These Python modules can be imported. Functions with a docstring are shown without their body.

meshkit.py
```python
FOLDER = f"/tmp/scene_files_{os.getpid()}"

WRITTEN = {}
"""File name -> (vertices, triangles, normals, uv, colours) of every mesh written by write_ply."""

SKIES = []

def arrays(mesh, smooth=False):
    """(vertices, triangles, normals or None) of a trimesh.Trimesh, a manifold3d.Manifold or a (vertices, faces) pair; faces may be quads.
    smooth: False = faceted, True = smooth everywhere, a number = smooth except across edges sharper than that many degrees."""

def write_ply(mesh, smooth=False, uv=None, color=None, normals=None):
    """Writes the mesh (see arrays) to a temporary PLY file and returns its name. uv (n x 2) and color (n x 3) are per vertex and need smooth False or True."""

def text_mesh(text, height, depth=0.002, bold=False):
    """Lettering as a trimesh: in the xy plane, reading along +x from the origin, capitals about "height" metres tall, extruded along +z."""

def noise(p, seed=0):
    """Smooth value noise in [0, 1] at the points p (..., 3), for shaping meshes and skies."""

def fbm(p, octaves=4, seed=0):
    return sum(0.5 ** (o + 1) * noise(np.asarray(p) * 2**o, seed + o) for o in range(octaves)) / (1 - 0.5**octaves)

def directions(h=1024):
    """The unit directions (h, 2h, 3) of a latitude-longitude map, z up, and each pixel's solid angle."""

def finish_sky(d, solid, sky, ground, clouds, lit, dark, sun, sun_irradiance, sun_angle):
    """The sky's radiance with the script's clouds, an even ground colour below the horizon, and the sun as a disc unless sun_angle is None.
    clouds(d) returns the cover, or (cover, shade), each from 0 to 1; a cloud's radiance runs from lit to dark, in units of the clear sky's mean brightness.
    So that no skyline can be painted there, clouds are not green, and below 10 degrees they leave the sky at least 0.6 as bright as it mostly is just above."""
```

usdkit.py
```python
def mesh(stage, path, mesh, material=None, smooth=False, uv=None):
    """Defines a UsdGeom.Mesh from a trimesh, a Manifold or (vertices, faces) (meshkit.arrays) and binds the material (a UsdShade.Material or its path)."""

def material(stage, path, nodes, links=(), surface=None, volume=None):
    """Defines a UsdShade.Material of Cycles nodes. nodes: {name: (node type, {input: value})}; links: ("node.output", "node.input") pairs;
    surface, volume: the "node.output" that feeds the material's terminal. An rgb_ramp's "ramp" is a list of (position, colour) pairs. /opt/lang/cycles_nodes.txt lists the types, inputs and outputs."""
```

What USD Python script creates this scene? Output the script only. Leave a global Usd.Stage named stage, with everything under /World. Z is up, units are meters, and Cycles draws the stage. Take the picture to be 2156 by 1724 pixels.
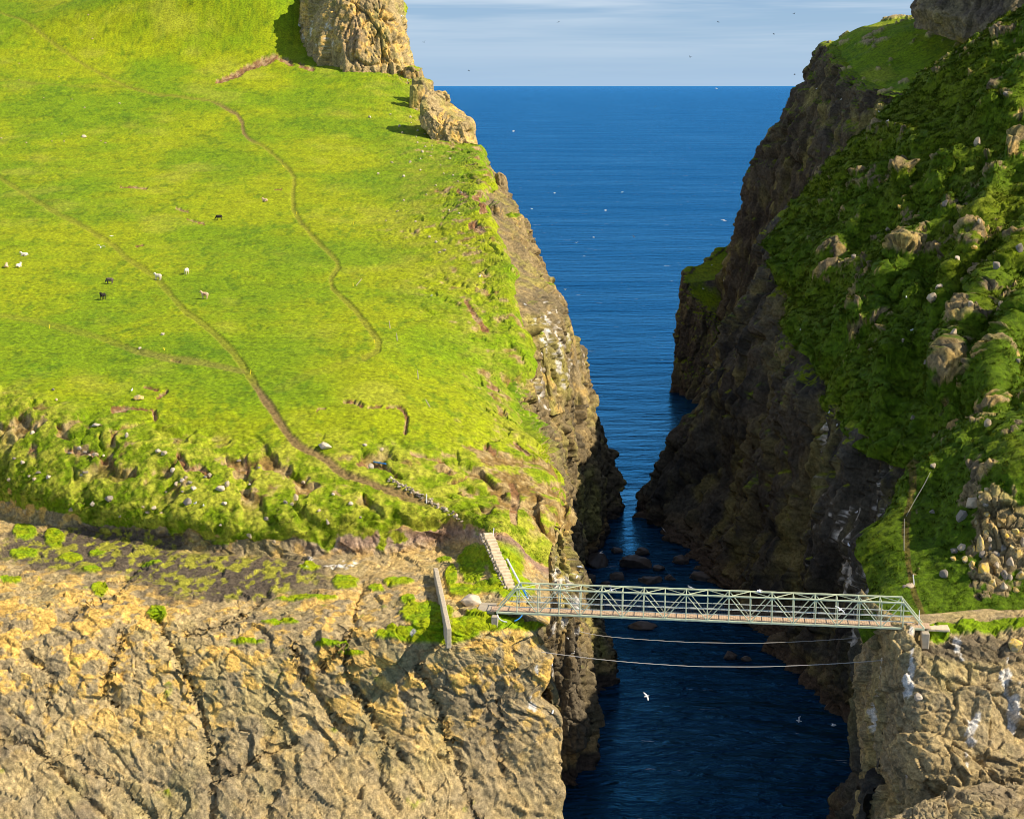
import math, random
import numpy as np, trimesh, usdkit, meshkit
from scipy.interpolate import PchipInterpolator
from scipy.spatial import cKDTree
from pxr import Usd, UsdGeom, UsdLux, UsdShade, Gf, Sdf, Vt

from concurrent.futures import ThreadPoolExecutor

POOL = ThreadPoolExecutor(4)
stage = Usd.Stage.CreateInMemory()
UsdGeom.SetStageUpAxis(stage, UsdGeom.Tokens.z)
UsdGeom.SetStageMetersPerUnit(stage, 1.0)
UsdGeom.Xform.Define(stage, '/World')
stage.SetDefaultPrim(stage.GetPrimAtPath('/World'))
UsdGeom.Scope.Define(stage, '/World/Looks')

# ------------------------------------------------------------------ camera, sky, sun, exposure
CAMZ, PITCH, FPX, W0, H0 = 67.3, math.radians(11.47), 3356.0, 2156.0, 1724.0
cam = UsdGeom.Camera.Define(stage, '/World/camera')
cam.CreateHorizontalApertureAttr(36.0)
cam.CreateFocalLengthAttr(36.0 * FPX / W0)
cam.CreateClippingRangeAttr((1.0, 400000.0))
cam.CreateExposureAttr(0.62)
xf = UsdGeom.Xformable(cam)
xf.AddTranslateOp().Set((0, 0, CAMZ))
xf.AddRotateXOp().Set(90.0 - math.degrees(PITCH))

SUN_EL, SUN_AZ = math.radians(39.0), math.radians(105.0)     # azimuth from +y towards +x
SUN = np.array([math.cos(SUN_EL) * math.sin(SUN_AZ), math.cos(SUN_EL) * math.cos(SUN_AZ), math.sin(SUN_EL)])
sun = UsdLux.DistantLight.Define(stage, '/World/sun')
sun.CreateIntensityAttr(1.25)
sun.CreateAngleAttr(0.5)
sun.CreateNormalizeAttr(True)
sun.CreateColorAttr((1.0, 0.885, 0.71))
_z = SUN / np.linalg.norm(SUN); _x = np.cross([0, 0, 1], _z); _x /= np.linalg.norm(_x); _y = np.cross(_z, _x)
sun.AddTransformOp().Set(Gf.Matrix4d(*_x, 0, *_y, 0, *_z, 0, 0, 0, 300, 1))

sky = UsdLux.DomeLight.Define(stage, '/World/sky')
sky_mat = usdkit.material(stage, '/World/Looks/sky', {
    'tc': ('texture_coordinate', {}),
    'sky': ('sky_texture', {'sky_type': 'single_scattering', 'sun_disc': False, 'sun_elevation': SUN_EL, 'sun_rotation': SUN_AZ, 'altitude': 60.0, 'air_density': 1.0, 'aerosol_density': 0.35, 'ozone_density': 3.0}),
    'hue': ('mix_color', {'blend_type': 'multiply', 'fac': 1.0, 'b': (0.56, 0.84, 1.30)}),
    'map': ('mapping', {'scale': (2.2, 2.2, 46.0), 'rotation': (0.0, 0.035, 0.0)}),
    'n': ('noise_texture', {'scale': 1.6, 'detail': 6.0, 'roughness': 0.55, 'distortion': 0.3}),
    'r': ('rgb_ramp', {'ramp': [(0.40, (0, 0, 0)), (0.56, (0.55, 0.55, 0.55)), (0.74, (1, 1, 1))]}),
    'sep': ('separate_xyz', {}),
    'up': ('map_range', {'from_min': 0.012, 'from_max': 0.055, 'to_min': 0.12, 'to_max': 1.0, 'clamp': True}),
    'f': ('math', {'math_type': 'multiply'}),
    'f2': ('math', {'math_type': 'multiply', 'value2': 0.92}),
    'veil': ('map_range', {'from_min': 0.0, 'from_max': 0.16, 'to_min': 0.85, 'to_max': 0.0, 'clamp': True}),
    'mv': ('mix_color', {'b': (5.6, 7.9, 10.8), 'use_clamp': False}),
    'mix': ('mix_color', {'b': (10.5, 11.6, 12.6), 'use_clamp': False}),
    'bg': ('background_shader', {'strength': 0.05}),
}, [('tc.generated', 'map.vector'), ('map.vector', 'n.vector'), ('n.fac', 'r.fac'), ('tc.generated', 'sep.vector'), ('sep.z', 'up.value'),
    ('r.color', 'f.value1'), ('up.result', 'f.value2'), ('f.value', 'f2.value1'), ('f2.value', 'mix.fac'),
    ('sky.color', 'hue.a'), ('hue.result', 'mv.a'), ('sep.z', 'veil.value'), ('veil.result', 'mv.fac'), ('mv.result', 'mix.a'), ('mix.result', 'bg.color')], surface='bg.background')
UsdShade.MaterialBindingAPI.Apply(sky.GetPrim()).Bind(sky_mat)

# ------------------------------------------------------------------ helpers
CP, SP = math.cos(PITCH), math.sin(PITCH)


def at(px, py, y):
    """World point at depth y seen at photo position (px, py) of a 2156 x 1724 view."""
    px, py, y = np.broadcast_arrays(np.asarray(px, float), np.asarray(py, float), np.asarray(y, float))
    a, b = (px - W0 / 2) / FPX, (H0 / 2 - py) / FPX
    dy, dz = CP + SP * b, -SP + CP * b
    return np.stack([a / dy * y, y, CAMZ + dz / dy * y], -1)


def atz(px, z, y):
    """World point at depth y and height z in photo column px."""
    px, z, y = np.broadcast_arrays(np.asarray(px, float), np.asarray(z, float), np.asarray(y, float))
    f = y * CP - (z - CAMZ) * SP
    return np.stack([(px - W0 / 2) / FPX * f, y, z], -1)


def project(p):
    p = np.asarray(p, float)
    d = p - np.array([0, 0, CAMZ])
    f = d[..., 1] * CP - d[..., 2] * SP
    u = d[..., 1] * SP + d[..., 2] * CP
    f = np.maximum(f, 1e-3)
    return W0 / 2 + FPX * d[..., 0] / f, H0 / 2 - FPX * u / f, f


_taken = {}


def numbered(parent, name):
    k = (str(parent), name)
    n = _taken.get(k, -1) + 1
    _taken[k] = n
    return f'{parent}/{name}' + (f'_{n:03d}' if n else '')


def tag(prim, label=None, cat=None, group=None, kind=None):
    prim = prim.GetPrim() if hasattr(prim, 'GetPrim') else prim
    for k, v in (('label', label), ('category', cat), ('group', group), ('kind', kind)):
        if v:
            prim.SetCustomDataByKey(k, v)
    return prim


def pathof(parent):
    return '/World' if parent is None else str(parent.GetPath())


def obj(name, mesh, mat, parent=None, smooth=False):
    return usdkit.mesh(stage, numbered(pathof(parent), name), mesh, mat, smooth=smooth)


def thing(name, label, cat, loc=(0, 0, 0), rotz=0.0, group=None):
    x = UsdGeom.Xform.Define(stage, numbered('/World', name))
    x.AddTranslateOp().Set(tuple(map(float, loc)))
    x.AddRotateZOp().Set(math.degrees(rotz))
    tag(x, label, cat, group)
    return x


tag(sky, 'pale blue sky with thin white cloud streaks above the horizon', 'sky', kind='structure')


# noise
def _rot(seed):
    r = np.random.default_rng(seed).normal(size=(3, 3))
    q, _ = np.linalg.qr(r)
    return q


_ROT = [_rot(100 + i) for i in range(12)]


_TAB = np.random.default_rng(5).random((12, 64, 64, 64), dtype=np.float32) * 2 - 1


def nz(p, seed=0):
    """Smooth value noise in [-1, 1]."""
    tab = _TAB[seed % 12].ravel()
    i = np.floor(p).astype(np.int32)
    t = (p - i).astype(np.float32)
    t = t * t * (3 - 2 * t)
    i += (seed * 7919) % 4096
    x0, y0, z0 = (i[:, 0] & 63) << 12, (i[:, 1] & 63) << 6, i[:, 2] & 63
    x1, y1, z1 = ((i[:, 0] + 1) & 63) << 12, ((i[:, 1] + 1) & 63) << 6, (i[:, 2] + 1) & 63
    tx, ty, tz = t[:, 0], t[:, 1], t[:, 2]
    def g(x, y):
        a, b = tab[x + y + z0], tab[x + y + z1]
        return a + (b - a) * tz
    a, b = g(x0, y0), g(x0, y1)
    c0 = a + (b - a) * ty
    a, b = g(x1, y0), g(x1, y1)
    c1 = a + (b - a) * ty
    return c0 + (c1 - c0) * tx


def fbm(p, oct=4, seed=0, gain=0.5, ridged=False):
    p = np.asarray(p, float)
    s, a, t = 0.0, 1.0, 0.0
    for o in range(oct):
        n = nz((p @ _ROT[(o + seed) % 12]) * 2.03 ** o + 17.3 * o, seed + o)
        if ridged:
            n = 1 - 2 * np.abs(n)
        s = s + a * n; t += a; a *= gain
    return s / t


def worley(p, seed=0):
    """F1, F2, a random value of the nearest cell and a random plane through its centre; unit cells."""
    p = np.asarray(p, float)
    def uniq(c):
        k = np.unique(((c[:, 0] + 2 ** 19) << 40) + ((c[:, 1] + 2 ** 19) << 20) + (c[:, 2] + 2 ** 19))
        return np.stack([(k >> 40) - 2 ** 19, ((k >> 20) & (2 ** 20 - 1)) - 2 ** 19, (k & (2 ** 20 - 1)) - 2 ** 19], 1)
    offs = np.array(np.meshgrid([-1, 0, 1], [-1, 0, 1], [-1, 0, 1])).reshape(3, -1).T
    cells = uniq(np.floor(p).astype(np.int64))
    cells = uniq((cells[:, None] + offs[None]).reshape(-1, 3))
    h = (cells[:, 0] * 374761393 + cells[:, 1] * 668265263 + cells[:, 2] * 2147483647 + seed * 144665) & 0xFFFFFFFF
    def rnd(k):
        x = (h + k * 974711) & 0xFFFFFFFF
        x = ((x ^ (x >> 13)) * 1274126177) & 0xFFFFFFFF
        x = ((x ^ (x >> 15)) * 2246822519) & 0xFFFFFFFF
        return ((x ^ (x >> 16)) & 0xFFFFFF) / 16777215.0
    pts = cells + np.stack([rnd(1), rnd(2), rnd(3)], 1)
    t = cKDTree(pts)
    d, i = t.query(p, k=2, workers=-1)
    k = i[:, 0]
    g = np.stack([rnd(5), rnd(6), rnd(7)], 1) * 2 - 1
    return d[:, 0], d[:, 1], rnd(4)[k], ((p - pts[k]) * g[k]).sum(1)


def sstep(a, b, x):
    t = np.clip((x - a) / (b - a), 0, 1)
    return t * t * (3 - 2 * t)


def lerp(a, b, t):
    t, a, b = np.asarray(t), np.asarray(a), np.asarray(b)
    if t.ndim and t.shape[-1] != 1 and (a.shape[-1:] == (3,) or b.shape[-1:] == (3,)) and not (t.shape == a.shape == b.shape):
        t = t[..., None]
    return a + (b - a) * t


def polydist(px, py, pts):
    """Distance to a polyline in photo pixels."""
    q = np.stack([px, py], -1)
    best = np.full(px.shape, 1e9)
    pts = np.asarray(pts, float)
    for a, b in zip(pts[:-1], pts[1:]):
        d = b - a
        t = np.clip(((q - a) @ d) / max(d @ d, 1e-9), 0, 1)
        best = np.minimum(best, np.linalg.norm(q - a - t[..., None] * d, axis=-1))
    return best


# materials
def C(*c):
    return np.array(c, float)


def land_material():
    return usdkit.material(stage, '/World/Looks/land', {
        'col': ('attribute', {'attribute': 'albedo'}),
        'geo': ('geometry', {}),
        'n1': ('noise_texture', {'scale': 2.3, 'detail': 5.0, 'roughness': 0.62}),
        'n2': ('noise_texture', {'scale': 11.0, 'detail': 4.0, 'roughness': 0.6}),
        'v1': ('map_range', {'from_min': 0.3, 'from_max': 0.7, 'to_min': 0.50, 'to_max': 1.45, 'clamp': True}),
        'v2': ('map_range', {'from_min': 0.3, 'from_max': 0.7, 'to_min': 0.62, 'to_max': 1.34, 'clamp': True}),
        'v': ('math', {'math_type': 'multiply'}),
        'cm': ('vector_math', {'math_type': 'scale'}),
        'h': ('math', {'math_type': 'add'}),
        'b': ('bump', {'strength': 0.75, 'distance': 0.12}),
        'p': ('principled_bsdf', {'roughness': 0.93, 'specular_ior_level': 0.18}),
    }, [('geo.position', 'n1.vector'), ('geo.position', 'n2.vector'), ('n1.fac', 'v1.value'), ('n2.fac', 'v2.value'), ('v1.result', 'v.value1'), ('v2.result', 'v.value2'),
        ('col.color', 'cm.vector1'), ('v.value', 'cm.scale'), ('cm.vector', 'p.base_color'),
        ('n1.fac', 'h.value1'), ('n2.fac', 'h.value2'), ('h.value', 'b.height'), ('b.normal', 'p.normal')], surface='p.BSDF')


LAND = land_material()


def plain(name, color, rough=0.8, var=0.25, scale=4.0, bump=0.0, metal=0.0, spec=0.3):
    """Painted or natural surface with grain."""
    c = np.asarray(color, float)
    nodes = {
        'tc': ('texture_coordinate', {}),
        'n': ('noise_texture', {'scale': scale, 'detail': 5.0, 'roughness': 0.6}),
        'r': ('rgb_ramp', {'ramp': [(0.25, tuple(c * (1 - var))), (0.5, tuple(c)), (0.78, tuple(np.minimum(c * (1 + var), 0.9)))]}),
        'p': ('principled_bsdf', {'roughness': rough, 'metallic': metal, 'specular_ior_level': spec}),
    }
    links = [('tc.object', 'n.vector'), ('n.fac', 'r.fac'), ('r.color', 'p.base_color')]
    if bump:
        nodes['b'] = ('bump', {'strength': 0.6, 'distance': bump})
        links += [('n.fac', 'b.height'), ('b.normal', 'p.normal')]
    return usdkit.material(stage, f'/World/Looks/{name}', nodes, links, surface='p.BSDF')


def put_mesh(path, v, f, n, albedo):
    m = UsdGeom.Mesh.Define(stage, path)
    m.CreatePointsAttr(Vt.Vec3fArray.FromNumpy(v.astype(np.float32)))
    m.CreateFaceVertexCountsAttr(Vt.IntArray.FromNumpy(np.full(len(f), f.shape[1], np.int32)))
    m.CreateFaceVertexIndicesAttr(Vt.IntArray.FromNumpy(f.astype(np.int32).ravel()))
    m.CreateSubdivisionSchemeAttr('none')
    if n is not None:
        m.CreateNormalsAttr(Vt.Vec3fArray.FromNumpy(n.astype(np.float32)))
        m.SetNormalsInterpolation('vertex')
    pv = UsdGeom.PrimvarsAPI(m)
    pv.CreatePrimvar('albedo', Sdf.ValueTypeNames.Color3fArray, 'vertex').Set(Vt.Vec3fArray.FromNumpy(albedo.astype(np.float32)))
    UsdShade.MaterialBindingAPI.Apply(m.GetPrim()).Bind(LAND)
    return m


ALLV = []          # (vertices) of every land surface, for setting things down on it


class Net:
    """A surface through rows of world points, refined to about `step` photo pixels, with numpy fields on it."""

    def __init__(self, rows, step=2.4, umax=60, vmax=60, flip=False, squash=2.6, mult=None):
        P = np.array(rows, float)
        R, Cn = P.shape[:2]
        vis = []
        px, py, f = project(P)
        sp = f / FPX * step
        du = np.maximum(np.linalg.norm(np.diff(P, axis=0), axis=-1) / np.minimum(sp[1:], sp[:-1]) / squash, np.hypot(np.diff(px, axis=0), np.diff(py, axis=0)) / step)
        dv = np.maximum(np.linalg.norm(np.diff(P, axis=1), axis=-1) / np.minimum(sp[:, 1:], sp[:, :-1]) / squash, np.hypot(np.diff(px, axis=1), np.diff(py, axis=1)) / step)
        inside = (px > -150) & (px < W0 + 150) & (py > -150) & (py < H0 + 150)
        if mult is not None:
            du = du / np.asarray(mult)[:, None]
        iu, iv = inside[1:] | inside[:-1], inside[:, 1:] | inside[:, :-1]
        nu = np.clip(np.ceil(np.where(iu, du, du * 0.1).max(1)), 2, umax).astype(int)
        nv = np.clip(np.ceil(np.where(iv, dv, dv * 0.1).max(0)), 2, vmax).astype(int)
        tu = np.concatenate([i + np.arange(n) / n for i, n in enumerate(nu)] + [[R - 1]])
        tv = np.concatenate([i + np.arange(n) / n for i, n in enumerate(nv)] + [[Cn - 1]])
        Q = PchipInterpolator(np.arange(R), P, axis=0)(tu)
        Q = PchipInterpolator(np.arange(Cn), Q, axis=1)(tv)
        self.tu, self.tv, self.flip = tu, tv, flip
        self.V, self.shape = Q, Q.shape[:2]
        self.U, self.T = np.meshgrid(tu, tv, indexing='ij')
        self.px, self.py, self.dep = project(Q)
        self.normals()

    def normals(self):
        a, b = np.gradient(self.V, axis=0), np.gradient(self.V, axis=1)
        n = np.cross(b, a) if not self.flip else np.cross(a, b)
        self.N = n / np.maximum(np.linalg.norm(n, axis=-1, keepdims=True), 1e-9)
        return self.N

    def flat(self, a):
        return a.reshape(-1, *a.shape[2:])

    def field(self, fn, *scale, seed=0, **k):
        p = self.flat(self.V) * np.array(scale)
        return np.concatenate(list(POOL.map(lambda q: fn(q, seed=seed, **k), np.array_split(p, max(1, len(p) // 20000))))).reshape(self.shape)

    def cells(self, *scale, seed=0, warp=0.0, turn=None):
        p = self.flat(self.V)
        p = (p if turn is None else p @ turn) * np.array(scale)
        if warp:
            p = p + warp * np.stack([fbm(p * 0.7 + 9 * i, 2, seed + 20 + i) for i in range(3)], -1)
        return [x.reshape(self.shape) for x in worley(p, seed)]

    def push(self, h, d=None):
        self.V = self.V + (self.N if d is None else d) * h[..., None]

    def emit(self, classes, albedo):
        """classes: (name or None, mask, label, cat) - faces go to the last class whose mask is over one half."""
        self.normals()
        self.albedo = albedo
        ALLV.append(self.flat(self.V))
        nr, nc = self.shape
        idx = np.arange(nr * nc).reshape(nr, nc)
        q = np.stack([idx[:-1, :-1], idx[:-1, 1:], idx[1:, 1:], idx[1:, :-1]], -1).reshape(-1, 4)
        if self.flip:
            q = q[:, ::-1]
        which = np.zeros(len(q), int)
        for k, (name, mask, lab) in enumerate(classes):
            if mask is None:
                continue
            m = self.flat(mask.astype(float))[q].mean(1)
            which[m > 0.5] = k
        v, n, a = self.flat(self.V), self.flat(self.N), self.flat(albedo)
        out = []
        for k, (name, mask, lab) in enumerate(classes):
            f = q[which == k]
            if not len(f):
                continue
            used, inv = np.unique(f, return_inverse=True)
            m = put_mesh(numbered('/World', name), v[used], inv.reshape(-1, 4), n[used], a[used])
            tag(m, lab, None, kind='structure')
            out.append(m)
        return out

# ------------------------------------------------------------------ colours (albedo)
G_SUN, G_MID, G_DEEP, G_PALE, G_MOSS = C(.265, .31, .003), C(.165, .255, .003), C(.07, .155, .004), C(.35, .345, .035), C(.19, .29, .003)
R_TAN, R_GREY, R_DARK, R_OLIVE, R_BASALT = C(.40, .30, .14), C(.275, .215, .118), C(.145, .112, .075), C(.31, .265, .07), C(.075, .062, .045)
LICHEN, GUANO, SOIL, WET, OCHRE = C(.66, .42, .11), C(.66, .62, .55), C(.20, .10, .04), C(.085, .06, .04), C(.40, .25, .09)
PATH_C = C(.22, .21, .02)


def cliff_shape(n, amp=1.0, fade=None, seed=0, col=1.5, strata=0.35, ribs=0.0, tall=1.0):
    """Jointed basalt: buttresses, upright columns with flat faces, ledges."""
    k = amp if fade is None else amp * fade
    h = 1.7 * n.field(fbm, 1 / 9, 1 / 9, 1 / 20, seed=seed, oct=3)
    h = h + 0.7 * n.field(fbm, 1 / 3.6, 1 / 3.6, 1 / 11, seed=seed + 3, oct=3, ridged=True)
    if ribs:
        h = h + ribs * (n.field(fbm, 1 / 9, 1 / 9, 1 / 45, seed=seed + 9, oct=2, ridged=True) - .42)
    b1, b2, rb_, fb = n.cells(.42 / col, .42 / col, .13 * tall / col, seed=seed + 15, warp=0.35)
    h = h + 1.25 * (rb_ - .5) + .9 * fb - .5 * (1 - sstep(0, .10, b2 - b1))
    f1, f2, r, fa = n.cells(1 / col, 1 / col, .34 * tall / col, seed=seed + 5, warp=0.3)
    h = h + 0.62 * (r - 0.5) + .55 * fa - 0.35 * (1 - sstep(0, 0.14, f2 - f1))
    g1, g2, r2, fb2 = n.cells(2.3 / col, 2.3 / col, 1.0 * tall / col, seed=seed + 6, warp=0.3)
    h = h + 0.24 * (r2 - 0.5) + .26 * fb2 - 0.16 * (1 - sstep(0, 0.14, g2 - g1))
    s = n.V[..., 2] / 4.2 + 0.6 * n.field(fbm, 1 / 14, 1 / 14, 1 / 14, seed=seed + 8, oct=2)
    h = h + strata * (np.abs((s % 1) - 0.5) * 2 - 0.5)
    d = n.N * np.array([1, 1, 0.45])
    n.push(h * k, d)
    n.normals()
    n.cell, n.crk, n.cell2 = r, f2 - f1, r2


_c, _s = math.cos(.62), math.sin(.62)
TURN = np.array([[_c, 0, _s], [0, 1, 0], [-_s, 0, _c]])


def knobs(n, amp, fade, seed=0, size=1.0, big=1.0):
    """Lumpy, jointed shore rock: faceted blocks of several sizes."""
    h = .36 * big * n.field(fbm, 1 / 8, 1 / 8, 1 / 8, seed=seed, oct=3, ridged=True) + .20 * n.field(fbm, 1 / 2.2, 1 / 2.2, 1 / 2.2, seed=seed + 7, oct=3)
    f1, f2, r, fa = n.cells(.30 / size, .42 / size, .52 / size, seed=seed + 1, warp=.8, turn=TURN)
    h = h + .34 * (r - .5) + .50 * fa - .13 * (1 - sstep(0, .07, f2 - f1))
    g1, g2, r2, fb = n.cells(.85 / size, .95 / size, 1.25 / size, seed=seed + 2, warp=.6, turn=TURN)
    h = h + .17 * (r2 - .5) + .26 * fb - .07 * (1 - sstep(0, .09, g2 - g1))
    k1, k2, r3, fc = n.cells(2.1 / size, 2.1 / size, 2.7 / size, seed=seed + 3, warp=.4, turn=TURN)
    h = h + .09 * (r3 - .5) + .13 * fc - .05 * (1 - sstep(0, .12, k2 - k1))
    n.push(h * amp * fade)
    n.normals()
    n.lump, n.cell, n.cell2 = h, r, r3


def rock_colour(n, base_a, base_b, seed, olive=0.3, lichen=0.0, basalt=0.0):
    a = n.field(fbm, .22, .22, .12, seed=seed, oct=5)
    b = n.field(fbm, .9, .9, .5, seed=seed + 1, oct=4)
    c = lerp(base_a, base_b, sstep(-.25, .3, a + .5 * b))
    c = lerp(c, R_OLIVE, olive * sstep(.0, .35, n.field(fbm, .35, .35, .15, seed=seed + 2, oct=4)))
    if basalt:
        c = lerp(c, R_BASALT, basalt * sstep(-.1, .3, n.field(fbm, .3, .3, .06, seed=seed + 3, oct=4)))
    if np.any(lichen):
        l = n.field(fbm, .8, .8, .8, seed=seed + 4, oct=5) + .5 * n.field(fbm, .16, .16, .16, seed=seed + 6, oct=3)
        c = lerp(c, LICHEN, np.clip(lichen, 0, 1) * sstep(.12, .32, l))
    c = c * (0.86 + 0.28 * n.cell2[..., None])
    return c


def tide(n, c):
    z = n.V[..., 2] + 0.5 * n.field(fbm, .5, .5, .5, seed=77, oct=3)
    c = lerp(c, OCHRE, (0.6 * (n.V[..., 0] < 15) + .12) * sstep(1.4, 2.0, z) * (1 - sstep(2.6, 3.6, z)))
    return lerp(c, WET, 1 - sstep(1.2, 2.0, z))


def guano(n, c, spots, seed=0, col=None):
    q = n.field(fbm, .9, .9, .35, seed=seed + 50, oct=5) + .55 * n.field(fbm, 2.6, 2.6, 1.0, seed=seed + 53, oct=3)
    for (x, y, rx, ry, k) in spots:
        d = np.sqrt(((n.px - x) / rx) ** 2 + ((n.py - y) / ry) ** 2)
        c = lerp(c, GUANO if col is None else col, sstep(.16, .36, q + k * (1 - d) - .10) * (d < 2.0) * .9)
    return c


def grass_colour(n, seed=0):
    a = n.field(fbm, 1 / 16, 1 / 16, 1 / 16, seed=seed, oct=4)
    b = n.field(fbm, .45, .28, .45, seed=seed + 2, oct=5)
    e = n.field(fbm, 1.6, .7, 1.6, seed=seed + 5, oct=3)
    c = lerp(G_MID, G_SUN, sstep(-.35, .30, a + .35 * b))
    c = lerp(c, G_DEEP, .62 * sstep(.0, .5, b * .8 + .7 * e - .25 * a))
    c = lerp(c, G_PALE, .40 * sstep(.15, .55, n.field(fbm, .13, .10, .13, seed=seed + 7, oct=4)))
    s = n.field(fbm, .5, 2.6, .8, seed=seed + 11, oct=3)
    return c * (1 - .26 * sstep(.1, .5, s) + .14 * sstep(.1, .5, -s))[..., None]


# ------------------------------------------------------------------ left gorge wall
LW = [  # depth, (photo column, height) from the turf edge down to below the water
    (125, [(1118, 24.4), (1132, 20.5), (1150, 15.5), (1178, 8), (1196, 1.5), (1200, -3)]),
    (130, [(1110, 25.3), (1117, 22.5), (1122, 15), (1126, 8), (1128, 2), (1130, -3)]),
    (138, [(1108, 26.6), (1115, 22.5), (1120, 15), (1124, 8), (1126, 2), (1128, -3)]),
    (144, [(1112, 27.6), (1122, 24), (1130, 16), (1134, 8), (1136, 2), (1138, -3)]),
    (147.5, [(1138, 27.9), (1178, 25), (1212, 18), (1226, 9), (1232, 2), (1234, -3)]),
    (151, [(1150, 28.0), (1203, 24.5), (1224, 17), (1240, 9), (1244, 2), (1246, -3)]),
    (157, [(1132, 29.0), (1185, 26.5), (1215, 19), (1243, 10), (1246, 2), (1246, -3)]),
    (168, [(1108, 30.4), (1160, 28.5), (1196, 18), (1250, 9), (1270, 1), (1272, -3)]),
    (175, [(1088, 31.3), (1146, 28.5), (1190, 16), (1258, 8), (1284, 1), (1287, -3)]),
    (183, [(1072, 32.4), (1130, 29), (1160, 16), (1230, 6), (1254, 1), (1258, -3)]),
    (192, [(1078, 35), (1118, 32), (1145, 20), (1165, 10), (1180, 1), (1182, -3)]),
    (203, [(1072, 38.6), (1146, 34), (1168, 22), (1190, 10), (1200, 1), (1200, -3)]),
    (214, [(1068, 41.6), (1190, 36.5), (1203, 26), (1215, 13), (1222, 1), (1222, -3)]),
    (230, [(1046, 44.6), (1138, 39.2), (1213, 28), (1245, 14), (1262, 1), (1264, -3)]),
    (248, [(1016, 47.4), (1112, 41.5), (1172, 32), (1238, 17), (1296, 1), (1303, -3)]),
    (258, [(1008, 48.8), (1103, 42.5), (1150, 33), (1222, 17), (1292, 1), (1298, -3)]),
    (285, [(1008, 52.2), (1082, 45.5), (1113, 36), (1150, 20), (1180, 2), (1190, -3)]),
    (312, [(1002, 54.2), (1050, 48.5), (1080, 36), (1115, 18), (1140, 2), (1145, -3)]),
    (340, [(984, 56.5), (1008, 51.5), (1045, 36), (1080, 16), (1100, 2), (1104, -3)]),
    (400, [(872, 69), (900, 63.5), (930, 48), (960, 22), (980, 2), (984, -3)]),
    (470, [(820, 82), (850, 72), (880, 55), (910, 25), (930, 2), (934, -3)]),
]
rows = []
for y, pts in LW:
    w = atz([p[0] for p in pts], [p[1] for p in pts], y)
    inner = w[0] + np.array([-2.0, 0, -2.4])
    rows.append(np.vstack([inner[None], w]))
lw = Net(rows, 3.0, umax=50, vmax=70)
fade = 0.06 + 0.94 * sstep(1.1, 1.9, lw.T)
lw.V[..., 2] -= .9 * (1 - sstep(1.0, 1.8, lw.T))
cliff_shape(lw, 1.0, fade, seed=11, col=1.25, ribs=1.2, strata=.10)
z = lw.V[..., 2]
c = rock_colour(lw, R_TAN * .62, R_GREY * .6, 21, olive=.9, lichen=.55 * sstep(8, 24, z) * (1 - sstep(165, 200, lw.V[..., 1]) * .75), basalt=.35)
low = 1 - sstep(20, 33, z + 4 * lw.field(fbm, .1, .1, .1, seed=5, oct=3))
c = lerp(c, R_BASALT * 1.15, .55 * low * sstep(.0, .5, lw.field(fbm, .4, .4, .08, seed=6, oct=4) + .2))
c = guano(lw, c, [(1160, 1200, 16, 40, .5), (1185, 1230, 18, 45, .5), (1200, 1270, 15, 30, .6), (1150, 1320, 14, 30, .6), (1180, 1310, 14, 18, .6), (1165, 1420, 10, 26, .6), (1215, 1330, 8, 16, .5), (1140, 1560, 30, 60, .6), (1120, 1480, 30, 60, .35), (1170, 745, 30, 60, .12)], 3)
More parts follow.
